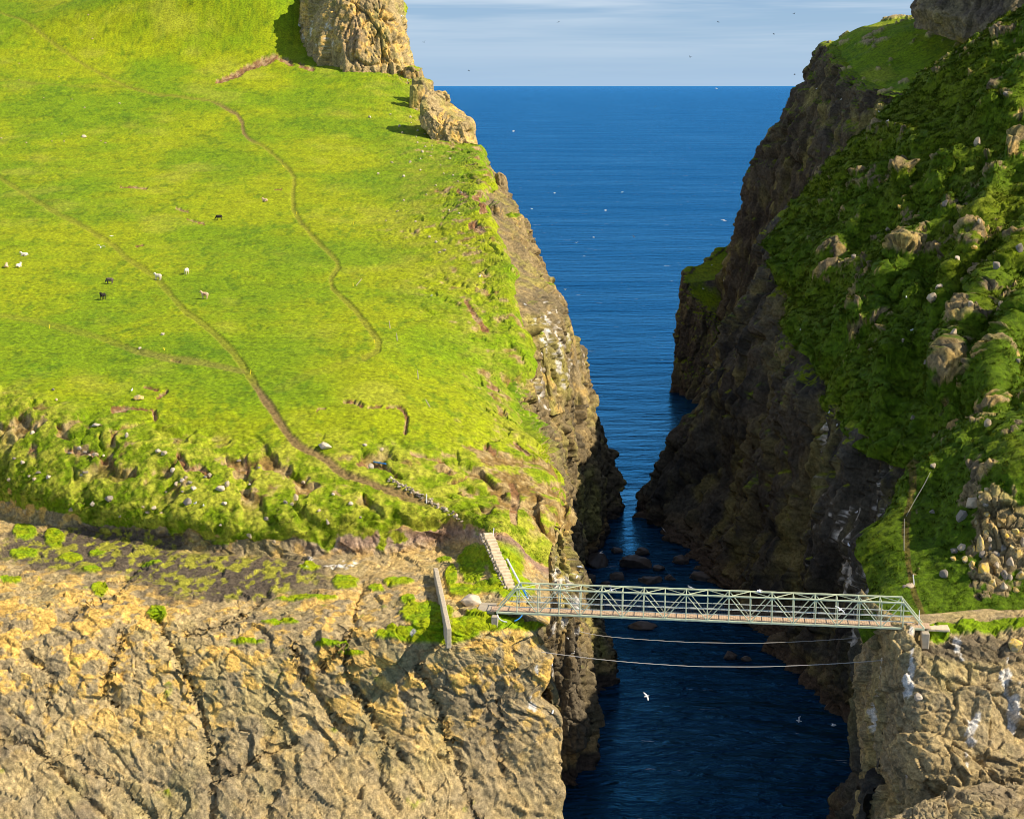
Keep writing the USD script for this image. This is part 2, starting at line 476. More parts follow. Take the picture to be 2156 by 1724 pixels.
turfm = sstep(.62, .80, lw.N[..., 2] + .35 * lw.field(fbm, .35, .35, .35, seed=8, oct=4) - .25 * (lw.T > 1.7) - .45 * sstep(190, 205, lw.V[..., 1]) * sstep(.9, 1.1, lw.T) + .2 * (1 - sstep(.9, 1.25, lw.T)))
turfm = turfm * sstep(9, 14, z) * sstep(128, 134, lw.V[..., 1])
lwg = grass_colour(lw, 41)
c = lerp(c, lwg, turfm)
c = tide(lw, c)
lw.emit([('gorge_cliff', None, 'sunlit lichen-streaked cliff dropping from the left turf edge to the gorge water'), ('cliff_turf', turfm, 'green turf on ledges along the top of the left gorge cliff')], c)

# ------------------------------------------------------------------ left headland: shore rock, terrace, turf bank, hillside
TY = [141, 152, 163, 190, 215, 265, 330, 400, 470, 540]
TZ = [28.0, 32.3, 34.8, 38.2, 40.9, 46.4, 55.8, 71.0, 92.0, 118.0]
hill_z = PchipInterpolator(TY, TZ)
rim_y = np.array([r[0] for r in LW], float)
rim_p = np.array([atz(p[0][0], p[0][1], y) for y, p in LW])
rim_at = PchipInterpolator(rim_y, rim_p, axis=0)

PXC = [-520, -120, 120, 330, 500, 750, 950, 1050]
front = []


def fz(ys, z, edge, wrap=None):
    e = np.asarray(edge, float).reshape(3)
    return np.vstack([atz(PXC, z, ys), e + np.array([-1.3, 0, .55]) if wrap is None else e, e if wrap is None else e + wrap])


over = lambda y, dx=2.0, dz=-1.9: rim_at(y) + np.array([dx, 0, dz])
WRAP = np.array([-1.8, 5.0, -.3])
front.append(fz([99] * 7 + [104], -6, atz(1222, -6, 117.0), WRAP))
for py, ys, e in ((1724, [110.5, 112, 113.5, 115, 115.5, 116.5, 118.5, 120.5], (1200, 1724, 122.5)),
                  (1500, [117, 118, 119, 120, 120.5, 121.5, 122.5, 123.2], (1172, 1500, 124.2)),
                  (1380, [121, 121.6, 122.2, 122.6, 122.4, 122.2, 122.3, 123.4], (1163, 1390, 125.0))):
    front.append(np.vstack([at(PXC, py, ys), at(*e)[None], at(*e)[None] + WRAP]))
front.append(fz([129, 128.5, 128, 127.5, 126.4, 124.4, 123.4, 124.2], [24.6, 24.4, 24.3, 24.0, 23.9, 24.0, 24.2, 24.3], over(126.0, 1.0, -1.2)[None]))
front.append(fz([145, 143, 139, 135.5, 133, 132.5, 132.5, 130.5], [25.2, 25, 24.6, 24.6, 24.5, 24.6, 24.8, 25.2], over(131.0)[None]))
front.append(fz([168, 160, 149.5, 144.5, 141.3, 140.8, 142.2, 136.0], [26.0, 25.6, 25.2, 25.0, 25.0, 25.0, 25.4, 27.0], over(136.0)[None]))
front.append(fz([169.5, 161.3, 150.6, 145.5, 142.2, 141.8, 143.0, 139.0], [30.5, 29.6, 28.2, 27.8, 27.8, 28.3, 28.5, 28.2], over(139.5)[None]))
HY = [147, 152, 157, 163, 168, 175, 183, 192, 203, 214, 230, 248, 258, 285, 312, 340, 370, 400, 430, 470, 520]
for y in HY:
    rp = rim_at(min(y, 470.0))
    rp = np.array([rp[0], y, rp[2] + max(0, y - 470) * .25])
    xs = atz(PXC[:6], hill_z(y), y)[:, 0]
    zt = float(hill_z(y))
    lift = 0.0 if y > 190 else (190 - y) / 43.0
    yy = y + np.array([30, 26, 16, 6, 1, 0]) * max(0, 1 - (y - 142) / 58)
    zz = np.array([float(hill_z(v)) for v in yy])
    p = np.stack([atz(PXC[:6], zz, yy)[:, 0], yy, zz], -1)
    e = rp + np.array([2.0, 0, -1.9])
    x5 = p[5, 0]
    m1 = np.array([lerp(x5, rp[0], .60), y, lerp(zt, rp[2], .42)])
    m2 = np.array([lerp(x5, rp[0], .86), y, lerp(zt, rp[2], .78)])
    front.append(np.vstack([p, m1[None], m2[None], (rp + np.array([.2, 0, .05]))[None], e[None]]))
lh = Net(front, 2.5, umax=72, vmax=130, squash=3.6, mult=[1, .85, .85, .85, .9, 1, 1, 1] + [1.5] * (len(front) - 9))
U, T, px, py = lh.U, lh.T, lh.px, lh.py
w1 = lh.field(fbm, .5, .5, .5, seed=61, oct=4)
w2 = lh.field(fbm, 1.3, 1.3, 1.3, seed=62, oct=4)
rock = 1 - sstep(6.45, 6.7, U + .35 * w1)
edge = sstep(7.2, 8.2, T)
# cracks that run down the shore rock
CRACKS = [[(0, 1548), (75, 1570), (130, 1630), (190, 1690), (240, 1724)], [(330, 1290), (420, 1480), (440, 1560), (450, 1610), (445, 1724)], [(620, 1560), (530, 1600), (455, 1645), (440, 1600), (470, 1555)],
          [(620, 1360), (640, 1430), (700, 1500), (740, 1560)], [(720, 1330), (730, 1420), (800, 1540), (850, 1600)], [(260, 1330), (215, 1450), (240, 1480)], [(560, 1440), (600, 1500), (560, 1560), (590, 1640), (560, 1724)],
          [(60, 1380), (110, 1420), (95, 1500)], [(880, 1400), (930, 1500), (960, 1600), (1010, 1724)], [(300, 1180), (250, 1240), (140, 1290)], [(560, 1250), (500, 1300), (390, 1330)], [(1060, 1480), (1040, 1560), (1070, 1640)],
          [(760, 1230), (740, 1330), (680, 1400)], [(160, 1600), (260, 1660), (330, 1724)], [(840, 1700), (800, 1640), (810, 1560)]]
dig = np.zeros(lh.shape)
for k, cr in enumerate(CRACKS):
    d = polydist(px + 9 * w1, py + 9 * w2, cr)
    dig = np.maximum(dig, np.exp(-(d / 6.5) ** 2) * (0.75 if k < 5 else 0.45) + .35 * np.exp(-(d / 20) ** 2))
terr = np.exp(-((U - 5.2) / 1.0) ** 2)
knobs(lh, .62, rock * (1 - .42 * terr) * (1 - .3 * edge) * (1 - sstep(7.9, 8.25, T)), seed=71, size=1.0)
lump = lh.lump
lh.push(-dig * .6 * rock * (1 - sstep(7.9, 8.25, T)))
# turf: hummocks, slumps and ragged bank
hum = lh.field(fbm, 1 / 1.9, 1 / 1.9, 1 / 1.9, seed=81, oct=4, gain=.6)
hum2 = lh.field(fbm, 1 / .62, 1 / .62, 1 / .62, seed=83, oct=3, gain=.6)
_pl = polydist(px, py, [(575, 865), (600, 905), (625, 935), (660, 950), (690, 970), (730, 1000), (790, 1020), (850, 1040), (920, 1065), (970, 1090), (1005, 1125), (1018, 1140)])
rid = lh.field(fbm, 1 / 4.2, 1 / 5.0, 1 / 4.2, seed=85, oct=3, ridged=True) - .9 * np.exp(-(_pl / 26) ** 2)
bank = (1 - rock) * (1 - sstep(8.4, 10.2, U - .7 * sstep(900, 1060, px) + .9 * (1 - sstep(100, 420, px))))
rimz = sstep(5.1, 7.3, T + 1.5 * lh.field(fbm, 1 / 12, 1 / 12, 1 / 12, seed=88, oct=3)) * sstep(7, 8, U)
big = lh.field(fbm, 1 / 26, 1 / 20, 1 / 26, seed=87, oct=3)
lh.push((1 - rock) * (.5 * big * (1 - bank) * sstep(8, 12, U) + .12 * hum2 + .11 * hum) + np.maximum(bank, .62 * rimz) * (.15 * hum + .12 * hum2 - .62 * sstep(.50, .66, rid + .10 * hum2)), np.broadcast_to(np.array([0, -.35, .95]), lh.V.shape))
# overhang of the turf bank
lh.push((1 - rock) * np.exp(-((U - 7.0) / .33) ** 2) * (.5 * (1 - sstep(560, 760, px)) + .1 + .5 * hum), np.broadcast_to(np.array([0, -1.0, -.15]), lh.V.shape))

PATHS = {
    'upper': [(0, 45), (40, 65), (100, 100), (150, 125), (200, 150), (230, 165), (270, 185), (320, 197), (380, 205), (440, 212), (465, 222), (500, 243), (512, 262), (513, 280), (525, 293), (555, 308), (580, 330), (605, 352), (620, 375), (617, 410), (617, 440), (630, 465), (660, 500), (690, 530), (710, 552), (712, 565), (697, 585), (700, 605), (725, 630), (745, 650), (765, 675), (785, 700), (797, 720), (795, 735), (765, 750)],
    'faint': [(765, 750), (700, 770), (640, 792), (585, 820)],
    'lower': [(-60, 340), (0, 375), (60, 415), (120, 450), (190, 485), (240, 515), (270, 545), (305, 567), (330, 585), (360, 620), (390, 655), (430, 685), (465, 715), (490, 740), (515, 775), (535, 805), (550, 830), (575, 865), (600, 905), (625, 935), (660, 950), (690, 970), (730, 1000), (790, 1020), (850, 1040), (920, 1065), (970, 1090), (1005, 1125), (1018, 1140)],
    'left': [(-60, 655), (40, 668), (100, 680), (180, 700), (240, 720), (290, 740), (360, 755), (440, 765), (510, 780)],
    'sheep': [(-20, 166), (60, 175), (120, 181), (200, 184), (280, 182)],
}
wob = 2.2 * lh.field(fbm, .25, .25, .25, seed=91, oct=2)
pd = {k: polydist(px + wob, py + wob, p) for k, p in PATHS.items()}
near = np.clip(lh.dep, 120, 500)
wpx = 0.52 * FPX / near * (1 + .5 * lh.field(fbm, .3, .3, .3, seed=92, oct=3))      # half of a metre-wide path, in photo pixels
pm = {k: 1 - sstep(.6, 1.15, d / (wpx * {'upper': .78, 'faint': 1.1, 'lower': .85, 'left': .8, 'sheep': .6}[k])) for k, d in pd.items()}
onhill = sstep(7.2, 7.6, U)
pathm = np.maximum.reduce([pm['upper'] * .95, pm['lower'] * (.75 + .25 * sstep(620, 800, py)), pm['left'] * .6, pm['sheep'] * .5, pm['faint'] * .35]) * onhill
brown = pm['lower'] * np.clip(sstep(790, 830, py), 0, 1) + pm['left'] * sstep(250, 300, px) * .35 + pm['upper'] * sstep(205, 235, py) * (1 - sstep(285, 305, py)) * .8
lh.push(-.16 * pathm * sstep(.2, .8, pathm), np.broadcast_to(np.array([0, 0, 1.0]), lh.V.shape))
# bare scars where the turf has slipped: (points, half width px, drop)
SCARS = [([(457, 171), (490, 160), (530, 143), (580, 130)], 5.5, 1.0), ([(585, 131), (612, 136)], 4, .9), ([(630, 139), (660, 147)], 4, .8), ([(240, 861), (262, 859)], 8, .5), ([(262, 858), (300, 858), (318, 860)], 3, .5), ([(322, 862), (324, 876)], 5, .8),
         ([(728, 846), (745, 846), (760, 853)], 5, .8), ([(775, 856), (800, 855)], 4, .7), ([(815, 857), (835, 856), (848, 862), (856, 880), (854, 912)], 4, .7), ([(303, 812), (330, 818)], 3, .6), ([(330, 835), (350, 822)], 3.5, .6), ([(254, 395), (285, 395), (310, 398)], 2.2, .5),
         ([(372, 440), (395, 446)], 2, .4), ([(395, 462), (430, 472)], 2.2, .4), ([(690, 861), (672, 858), (668, 866)], 2, .4), ([(505, 26), (525, 26)], 4, .5), ([(362, 757), (378, 760)], 3, .6), ([(578, 400), (592, 400)], 2.5, .4), ([(285, 515), (300, 514)], 2.5, .5),
         ([(0, 960), (40, 968), (62, 955), (70, 935)], 9, 1.3), ([(70, 945), (78, 985), (110, 1005)], 8, 1.2), ([(140, 945), (190, 950), (220, 960)], 6, .7), ([(170, 995), (205, 1000)], 7, .9), ([(375, 955), (392, 985), (420, 980), (440, 1000)], 7, .9),
         ([(755, 975), (790, 972)], 7, .6), ([(480, 975), (515, 972)], 6, .7), ([(515, 960), (520, 985)], 4, .7), ([(870, 955), (905, 965), (930, 965)], 6, .5), ([(330, 1065), (365, 1075), (420, 1080)], 7, .8), ([(120, 1085), (200, 1125), (270, 1140)], 9, .6), ([(1085, 930), (1100, 955)], 6, .4),
         ([(1075, 1020), (1082, 1055), (1080, 1100)], 9, .4), ([(1025, 940), (1040, 950)], 6, .4), ([(1010, 410), (1015, 440)], 9, .5), ([(995, 470), (1010, 480)], 10, .5), ([(965, 400), (985, 412)], 5, .3), ([(1030, 810), (1050, 815)], 6, .4), ([(1000, 665), (1020, 690)], 7, .4), ([(980, 630), (1000, 660)], 5, .4)]
sd = np.zeros(lh.shape); sp_ = np.zeros(lh.shape)
for pts, hw, dp in SCARS:
    d = polydist(px + 2.2 * wob, py + 1.6 * wob + 2.5 * w2, pts)
    m = 1 - sstep(.55, 1.1, d / hw)
    sd = np.maximum(sd, m); sp_ = np.maximum(sp_, m * dp)
sd *= onhill; sp_ *= onhill
x0 = atz(576, 80, 440)[0]
_dx, _dy = lh.V[..., 0] - x0, lh.V[..., 1] - 440
lh.push(18.0 * np.exp(-(_dx / np.where(_dx < 0, 52, 12)) ** 2 - (_dy / np.where(_dy < 0, 19, 60)) ** 2), np.broadcast_to(np.array([0, 0, 1.0]), lh.V.shape))
lh.push(-.42 * sp_ * (1 + w2), np.broadcast_to(np.array([0, 0, 1.0]), lh.V.shape))
lh.normals()

rag = lambda y: 1.5 * nz(np.stack([y / 5.5, y * 0 + 3.3, y * 0], -1).reshape(-1, 3), 4).reshape(y.shape) + .7 * nz(np.stack([y / 1.7, y * 0 + 8.3, y * 0], -1).reshape(-1, 3), 5).reshape(y.shape)
lh.V[..., 0] += 1.1 * rag(lh.V[..., 2] * 1.1 + 40) * sstep(6.6, 7.8, T) * (1 - sstep(4.0, 5.0, U))
lh.V[..., 0] += rag(lh.V[..., 1]) * sstep(6.3, 8.2, T) * sstep(7.5, 8.5, U)
lh.normals()
# colours
rk = rock_colour(lh, R_TAN, R_GREY, 101, olive=.25, lichen=0)
ll = lh.field(fbm, 1.1, 1.1, 1.1, seed=105, oct=5) + .40 * lh.field(fbm, .13, .13, .13, seed=106, oct=3) + .30 * lump
upper = (1 - sstep(1420, 1640, py)) * .95 * (1 - .8 * np.exp(-((U - 5.5) / .75) ** 2)) + .12
rk = lerp(rk, LICHEN * (0.9 + .25 * w2[..., None]), upper * sstep(.05, .28, ll + .06 * (py < 1450)))
rk = lerp(rk, R_DARK, .55 * sstep(.12, .5, lh.field(fbm, .3, .3, .3, seed=107, oct=5)) * (1 - .5 * upper))
# wet, mossy floor of the terrace
wetm = np.exp(-(((px - 480) / 210) ** 2 + ((py - 1215) / 48) ** 2)) + np.exp(-(((px - 150) / 160) ** 2 + ((py - 1165) / 35) ** 2)) + .8 * np.exp(-(((px - 250) / 200) ** 2 + ((py - 1130) / 22) ** 2))
rk = lerp(rk, R_DARK * .7, sstep(.18, .6, wetm + .45 * w1))
rk = lerp(rk, C(.28, .27, .03), sstep(.25, .6, wetm) * sstep(-.02, .22, lh.field(fbm, 1.4, .8, 1.4, seed=108, oct=4)))
MOSS = [(728, 1226, 30, 16), (838, 1226, 34, 9), (640, 1260, 70, 6), (55, 1120, 26, 20), (115, 1135, 22, 22), (20, 1222, 22, 9), (50, 1165, 30, 10), (150, 1175, 24, 10), (205, 1165, 20, 6), (320, 1185, 22, 5), (195, 1200, 18, 8), (900, 1300, 55, 34), (880, 1335, 90, 22), (940, 1340, 50, 18), (1000, 1190, 36, 42), (985, 1245, 36, 16),
        (1020, 1310, 70, 20), (960, 1335, 50, 16), (700, 1355, 40, 8), (735, 1375, 36, 6), (520, 1350, 40, 6), (1095, 1320, 40, 10), (1060, 1180, 46, 60), (1085, 1240, 40, 24), (950, 1215, 14, 22), (860, 1265, 16, 7), (1030, 1235, 40, 18), (590, 1310, 40, 6), (330, 1290, 20, 14), (210, 1240, 16, 14), (650, 1195, 22, 7), (935, 1180, 18, 8), (790, 1240, 20, 8)]
mo = np.zeros(lh.shape)
for x, y, rx, ry in MOSS:
    d = np.sqrt(((px - x) / rx) ** 2 + ((py - y) / ry) ** 2)
    mo = np.maximum(mo, 1.25 - d)
mossm = sstep(.22, .36, mo + .38 * w1 + .22 * w2) * rock
lh.push(.16 * sstep(0, 1, mossm) + .05 * mossm * hum2, np.broadcast_to(np.array([0, 0, 1.0]), lh.V.shape))
rk = lerp(rk, lerp(G_MOSS, G_SUN, sstep(-.3, .3, w2)), mossm)
rk = guano(lh, rk, [(1125, 1560, 26, 30, .5), (1110, 1440, 18, 40, .25), (1130, 1405, 14, 20, .4), (1140, 1480, 12, 40, .3), (870, 1330, 6, 8, .6), (700, 1185, 50, 8, .3), (760, 1160, 30, 14, .3)], 5)
bankface = np.exp(-((U - 6.45) / .30) ** 2)
rk = lerp(rk, lerp(C(.27, .17, .115), C(.40, .29, .2), sstep(-.2, .3, w1)), bankface * sstep(560, 760, px))
gc = grass_colour(lh, 41)
gc = lerp(gc, lerp(G_MID * .8, G_PALE * 1.05, sstep(-.3, .25, hum + .6 * w2 + .3 * w1)), .75 * bank)
gc = lerp(gc, G_PALE, .45 * rimz * sstep(-.2, .4, w2 + .5 * w1))
gc = lerp(gc, G_PALE * .9, .5 * np.exp(-(polydist(px, py, [(880, 230), (900, 330), (870, 500), (960, 600), (1050, 760), (1080, 900)]) / 55) ** 2) * sstep(-.3, .3, w1))
soilm = np.clip(sstep(.3, .6, sd), 0, 1)
crag = sstep(.30, .52, w1 + .35 * w2 + .34 * rimz - .16 + .16 * bank + .55 * bank * sstep(.48, .62, rid + .10 * hum2)) * np.clip(sstep(.25, .7, rimz) + bank, 0, 1)
soil_c = lerp(SOIL, C(.38, .26, .13), sstep(-.15, .35, w2))
gc = lerp(gc, soil_c, np.maximum(soilm, .85 * crag * onhill))
gc = lerp(gc, PATH_C, .72 * pathm)
gc = lerp(gc, C(.20, .12, .06), np.clip(brown * onhill, 0, 1) * .8)
turf_mask = sstep(6.55, 6.62, U + .6 * w1 + .15 * w2)
c = lerp(rk, gc, turf_mask)
lh.emit([('shore_rock', None, 'lumpy tan shore rock with orange lichen filling the lower left'),
         ('moss', mossm * (1 - turf_mask), 'bright green moss patches on the shore rock around the grey wall'),
         ('hillside', turf_mask, 'bright green grass hillside rising on the left of the gorge'),
         ('bare_soil', np.maximum(soilm, crag * onhill) * turf_mask, 'bare brown earth scars where turf has slipped on the left hillside'),
         ('footpath', sstep(.35, .5, np.maximum(pm['lower'], np.maximum(pm['upper'], pm['left']))) * onhill * turf_mask, 'narrow trodden footpaths winding over the green hillside')], c)

# ------------------------------------------------------------------ right gorge wall
RW = [
    (121.5, [(1858, 24.0), (1846, 17), (1836, 10), (1805, 4), (1745, .5), (1735, -3)]),
    (130, [(1858, 26.3), (1846, 17), (1836, 10), (1800, 4.5), (1720, .5), (1712, -3)]),
    (140, [(1872, 29.3), (1856, 24), (1840, 12), (1830, 5), (1800, 1), (1790, -3)]),
    (148, [(1927, 30), (1900, 27), (1870, 18), (1850, 8), (1845, 1), (1845, -3)]),
    (154, [(1958, 30.6), (1945, 27), (1925, 15), (1905, 6), (1890, 0), (1890, -3)]),
    (160, [(1938, 30.2), (1915, 26), (1890, 15), (1860, 6), (1840, 0), (1838, -3)]),
    (168, [(1868, 30.2), (1845, 25), (1815, 15), (1790, 6), (1740, 0), (1735, -3)]),
    (180, [(1802, 31), (1780, 26), (1745, 15), (1715, 6), (1660, 0), (1655, -3)]),
    (195, [(1748, 33.2), (1715, 27), (1670, 15), (1620, 5), (1570, 0), (1565, -3)]),
    (215, [(1695, 36.2), (1655, 30), (1600, 17), (1530, 5), (1480, 0), (1478, -3)]),
    (232, [(1677, 40.6), (1630, 34), (1565, 20), (1470, 6), (1420, 0), (1418, -3)]),
    (248, [(1642, 45), (1594, 37), (1545, 28), (1432, 15), (1386, 5.5), (1366, -1)]),
    (256, [(1648, 47), (1602, 38), (1558, 29), (1465, 15), (1405, 5), (1388, -2)]),
    (282, [(1690, 50), (1640, 38), (1600, 28), (1550, 14), (1500, 2), (1495, -3)]),
]
rows = []
for y, pts in RW:
    w = atz([p[0] for p in pts], [p[1] for p in pts], y)
    rows.append(np.vstack([w[0] + np.array([2.5, 0, -1.2]), w]))
rw = Net(rows, 3.2, umax=60, vmax=70, flip=True)
fade = 0.06 + 0.94 * sstep(1.1, 1.9, rw.T)
rw.V[..., 2] -= .9 * (1 - sstep(1.0, 1.8, rw.T))
cliff_shape(rw, 1.2, fade, seed=211, col=1.7, ribs=3.0)
z = rw.V[..., 2]
rw.V[..., 0] += rag(rw.V[..., 1]) * (1 - sstep(1.2, 2.6, rw.T))
rw.normals()
c = rock_colour(rw, C(.075, .068, .05), C(.024, .024, .023), 221, olive=.35, lichen=.25 * sstep(18, 28, z) * (1 - sstep(130, 145, rw.V[..., 1])), basalt=.6)  # near-black base: the deep shadow on this wall is painted into the albedo
c = guano(rw, c, [(1745, 950, 14, 70, .3), (1790, 1090, 30, 60, .2), (1800, 1180, 20, 80, .25), (1830, 1420, 5, 160, .6), (1812, 1150, 12, 60, .4), (1735, 1020, 10, 30, .3), (1900, 1060, 40, 50, .05), (1850, 1210, 8, 60, .4)], 13)
turfm = sstep(.64, .82, rw.N[..., 2] + .35 * rw.field(fbm, .35, .35, .35, seed=208, oct=4) - .25 * (rw.T > 1.7) + .5 * (1 - sstep(.9, 1.2, rw.T))) * sstep(9, 14, z) * sstep(124, 128, rw.V[..., 1])
rg = grass_colour(rw, 231)
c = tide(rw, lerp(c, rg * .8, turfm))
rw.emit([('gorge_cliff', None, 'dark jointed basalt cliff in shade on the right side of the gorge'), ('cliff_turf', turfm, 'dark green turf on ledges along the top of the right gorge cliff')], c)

# ------------------------------------------------------------------ right hillside
ry = np.array([r[0] for r in RW], float)
rrim = PchipInterpolator(ry, np.array([atz(p[0][0], p[0][1], y) for y, p in RW]), axis=0)
EY = [119.5, 122, 126, 130, 134, 142, 152.5, 168, 190, 212, 228, 242, 257, 270, 292]
EPY = [1345, 1320, 1262, 1110, 965, 925, 850, 700, 500, 300, 150, 40, 10, 30, 160]
epy = PchipInterpolator(EY, EPY)
rows = []
for y in [124.0, 125.0, 126, 128, 130, 132, 134, 138, 142, 148, 154, 160, 168, 180, 195, 215, 232, 246, 256, 268, 290]:
    r = rrim(min(y, 282)); r = np.array([r[0], y, r[2] - max(0, y - 260) * .35])
    e = at(2170, float(epy(y)), y)
    sl = (e[2] - r[2]) / (e[0] - r[0])
    o = e + np.array([24, 0, (10 if y > 150 else 1) - max(0, y - 262) * .8])
    fr = [.10, .30, .55, .78]
    bend = [.12, .35, .62, .84] if y > 146 else [.02, .08, .40, .82]
    mid = [np.array([lerp(r[0], e[0], a), y, lerp(r[2], e[2], b)]) for a, b in zip(fr, bend)]
    q = np.vstack([r + np.array([-1.6, 0, -1.7]), *mid, e, o, o + np.array([60, 0, 0])])
    rows.append(q - np.array([0, 0, .3]) if y < 124.5 else q)
rh = Net(rows, 2.8, umax=60, vmax=110)
px, py = rh.px, rh.py
RIDGES = [[(1990, 460), (1930, 520), (1890, 590), (1840, 670), (1760, 740)], [(1890, 400), (1830, 450), (1770, 520), (1740, 580)], [(2130, 330), (2080, 440), (2040, 540), (1990, 650), (1950, 720)], [(2160, 520), (2090, 640), (2020, 750), (1980, 850)], [(2170, 690), (2110, 780), (2080, 870)], [(2080, 250), (2010, 330), (1960, 400)], [(2156, 180), (2100, 260)], [(1920, 640), (1880, 740), (1850, 860)]]
ridge = np.zeros(rh.shape)
for k, q in enumerate(RIDGES):
    ridge = np.maximum(ridge, np.exp(-(polydist(px + 10 * rh.field(fbm, .12, .12, .12, seed=290 + k, oct=2), py, q) / (30 if k % 2 else 24)) ** 2) * (.5 + .8 * sstep(-.4, .3, rh.field(fbm, .14, .14, .14, seed=300 + k, oct=3))))
rh.V[..., 2] += 2.9 * ridge
rh.normals()
w1 = rh.field(fbm, .42, .42, .42, seed=261, oct=4)
w2 = rh.field(fbm, 1.3, 1.3, 1.3, seed=262, oct=4)
steep = sstep(130, 150, rh.V[..., 1])
lo = rh.field(fbm, 1 / 17, 1 / 22, 1 / 17, seed=263, oct=3)
rib = rh.field(fbm, 1 / 9, 1 / 16, 1 / 9, seed=264, oct=3, ridged=True)
f1, f2, r, fa = rh.cells(.30, .30, .30, seed=265, warp=.8)
outc = sstep(.08, .24, .45 * rib + .8 * w1 + .4 * w2 - .38 + .08 * ridge - .2 * (1 - steep) - .9 * (1 - sstep(.4, 1.0, rh.T)))
nearo = np.exp(-((px - 2100) / 75) ** 2 - ((py - 1110) / 120) ** 2) * (rh.V[..., 1] < 142)
outc = np.maximum(outc, sstep(.30, .6, nearo + .45 * w1 + .2 * w2))
rh.push(steep * (2.2 * lo + 1.6 * rib + .9 * w1 + .5 * fa) + nearo * (1.2 * w1 + .5 * rib) + .18 * w2 + .12 * w1 + outc * np.maximum(steep, nearo) * (.45 * (r - .3) + .7 * fa - .4 * (1 - sstep(0, .12, f2 - f1))))
g1, g2, r2, fb = rh.cells(1.1, 1.1, .8, seed=266, warp=.5)
rh.push(outc * (.35 * (r2 - .5) + .4 * fb - .15 * (1 - sstep(0, .2, g2 - g1))))
rh.cell2 = r2
rh.V[..., 0] += rag(rh.V[..., 1]) * (1 - sstep(0, 1.6, rh.T))
rh.normals()
rk = rock_colour(rh, R_TAN * .6, R_GREY * .5, 271, olive=.55, lichen=.4)  # rock toned down so the slope's shade is partly in its colour
gc = grass_colour(rh, 281)
gc = lerp(gc * .55, G_DEEP * .7, .35)  # same grass darkened: the shade of this slope is put into its albedo
pathr = np.maximum(1 - sstep(.6, 1.1, polydist(px, py, [(1985, 1322), (1945, 1300), (1925, 1250), (1912, 1190), (1908, 1130), (1918, 1060), (1945, 1000)]) / 7), 0)
soil = sstep(.3, .6, pathr) * (rh.V[..., 1] < 158)
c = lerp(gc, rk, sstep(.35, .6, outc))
c = lerp(c, SOIL * .6, .6 * soil)
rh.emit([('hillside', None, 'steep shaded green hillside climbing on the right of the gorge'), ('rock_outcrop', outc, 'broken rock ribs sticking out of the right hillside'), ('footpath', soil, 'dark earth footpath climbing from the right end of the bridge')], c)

# ------------------------------------------------------------------ rock below the right end of the bridge
cols = [1834, 1848, 1896, 1970, 2060, 2170, 2400]
rows = [np.vstack([atz(cols, z, y)]) for z, y in ((25.2, [129, 126, 123.5, 124, 125, 126, 128]), (24.3, [128, 124.5, 120.6, 120.3, 120.6, 121.5, 123]), (19, [127.5, 124, 118.2, 116.6, 116.6, 117, 118]), (15.5, [127.5, 124, 117, 114.6, 114, 114, 115]), (12, [127.5, 124, 116.8, 115.2, 115, 115, 116]), (4, [127.5, 124, 115.5, 114, 114, 114, 115]), (-3, [127.5, 124, 114, 112, 112, 112, 113]))]
rows = [r + np.array([np.array([-.5, 1.5, 0])] + [np.zeros(3)] * 6) for r in rows]
rb = Net(rows, 2.6, umax=130, vmax=90, flip=True)
fade = sstep(.0, .9, rb.U)
knobs(rb, 1.15, fade, seed=311, size=1.35, big=1.4)
px, py = rb.px, rb.py
w1 = rb.field(fbm, .5, .5, .5, seed=312, oct=4); w2 = rb.field(fbm, 1.4, 1.4, 1.4, seed=313, oct=4)
c = rock_colour(rb, R_TAN * .92, R_GREY, 321, olive=.3, lichen=.15)
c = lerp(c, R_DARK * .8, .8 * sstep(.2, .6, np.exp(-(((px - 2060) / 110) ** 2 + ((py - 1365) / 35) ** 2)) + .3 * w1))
c = guano(rb, c, [(1920, 1375, 9, 60, .8), (1910, 1440, 12, 30, .6), (2015, 1350, 18, 40, .7), (2040, 1560, 20, 50, .75), (2042, 1520, 30, 30, .5), (2115, 1430, 14, 50, .8), (2135, 1500, 14, 60, .8), (2035, 1610, 8, 40, .7), (1990, 1410, 14, 20, .4), (1850, 1500, 6, 90, .4), (1905, 1610, 6, 60, .4)], 15)
mo = np.zeros(rb.shape)
for x, y, rx, ry in [(1975, 1335, 30, 12), (2050, 1325, 60, 8), (2085, 1316, 100, 12), (1990, 1322, 40, 12)]:
    mo = np.maximum(mo, 1.25 - np.sqrt(((px - x) / rx) ** 2 + ((py - y) / ry) ** 2))
mossm = sstep(.22, .36, mo + .3 * w1)
rb.push(.12 * mossm, np.broadcast_to(np.array([0, 0, 1.0]), rb.V.shape))
c = tide(rb, lerp(c, G_MOSS * .8, mossm))
rb.emit([('shore_rock', None, 'tan rock face with white guano streaks below the right end of the bridge'), ('moss', mossm, 'green turf on the rock beside the right bridge end')], c)


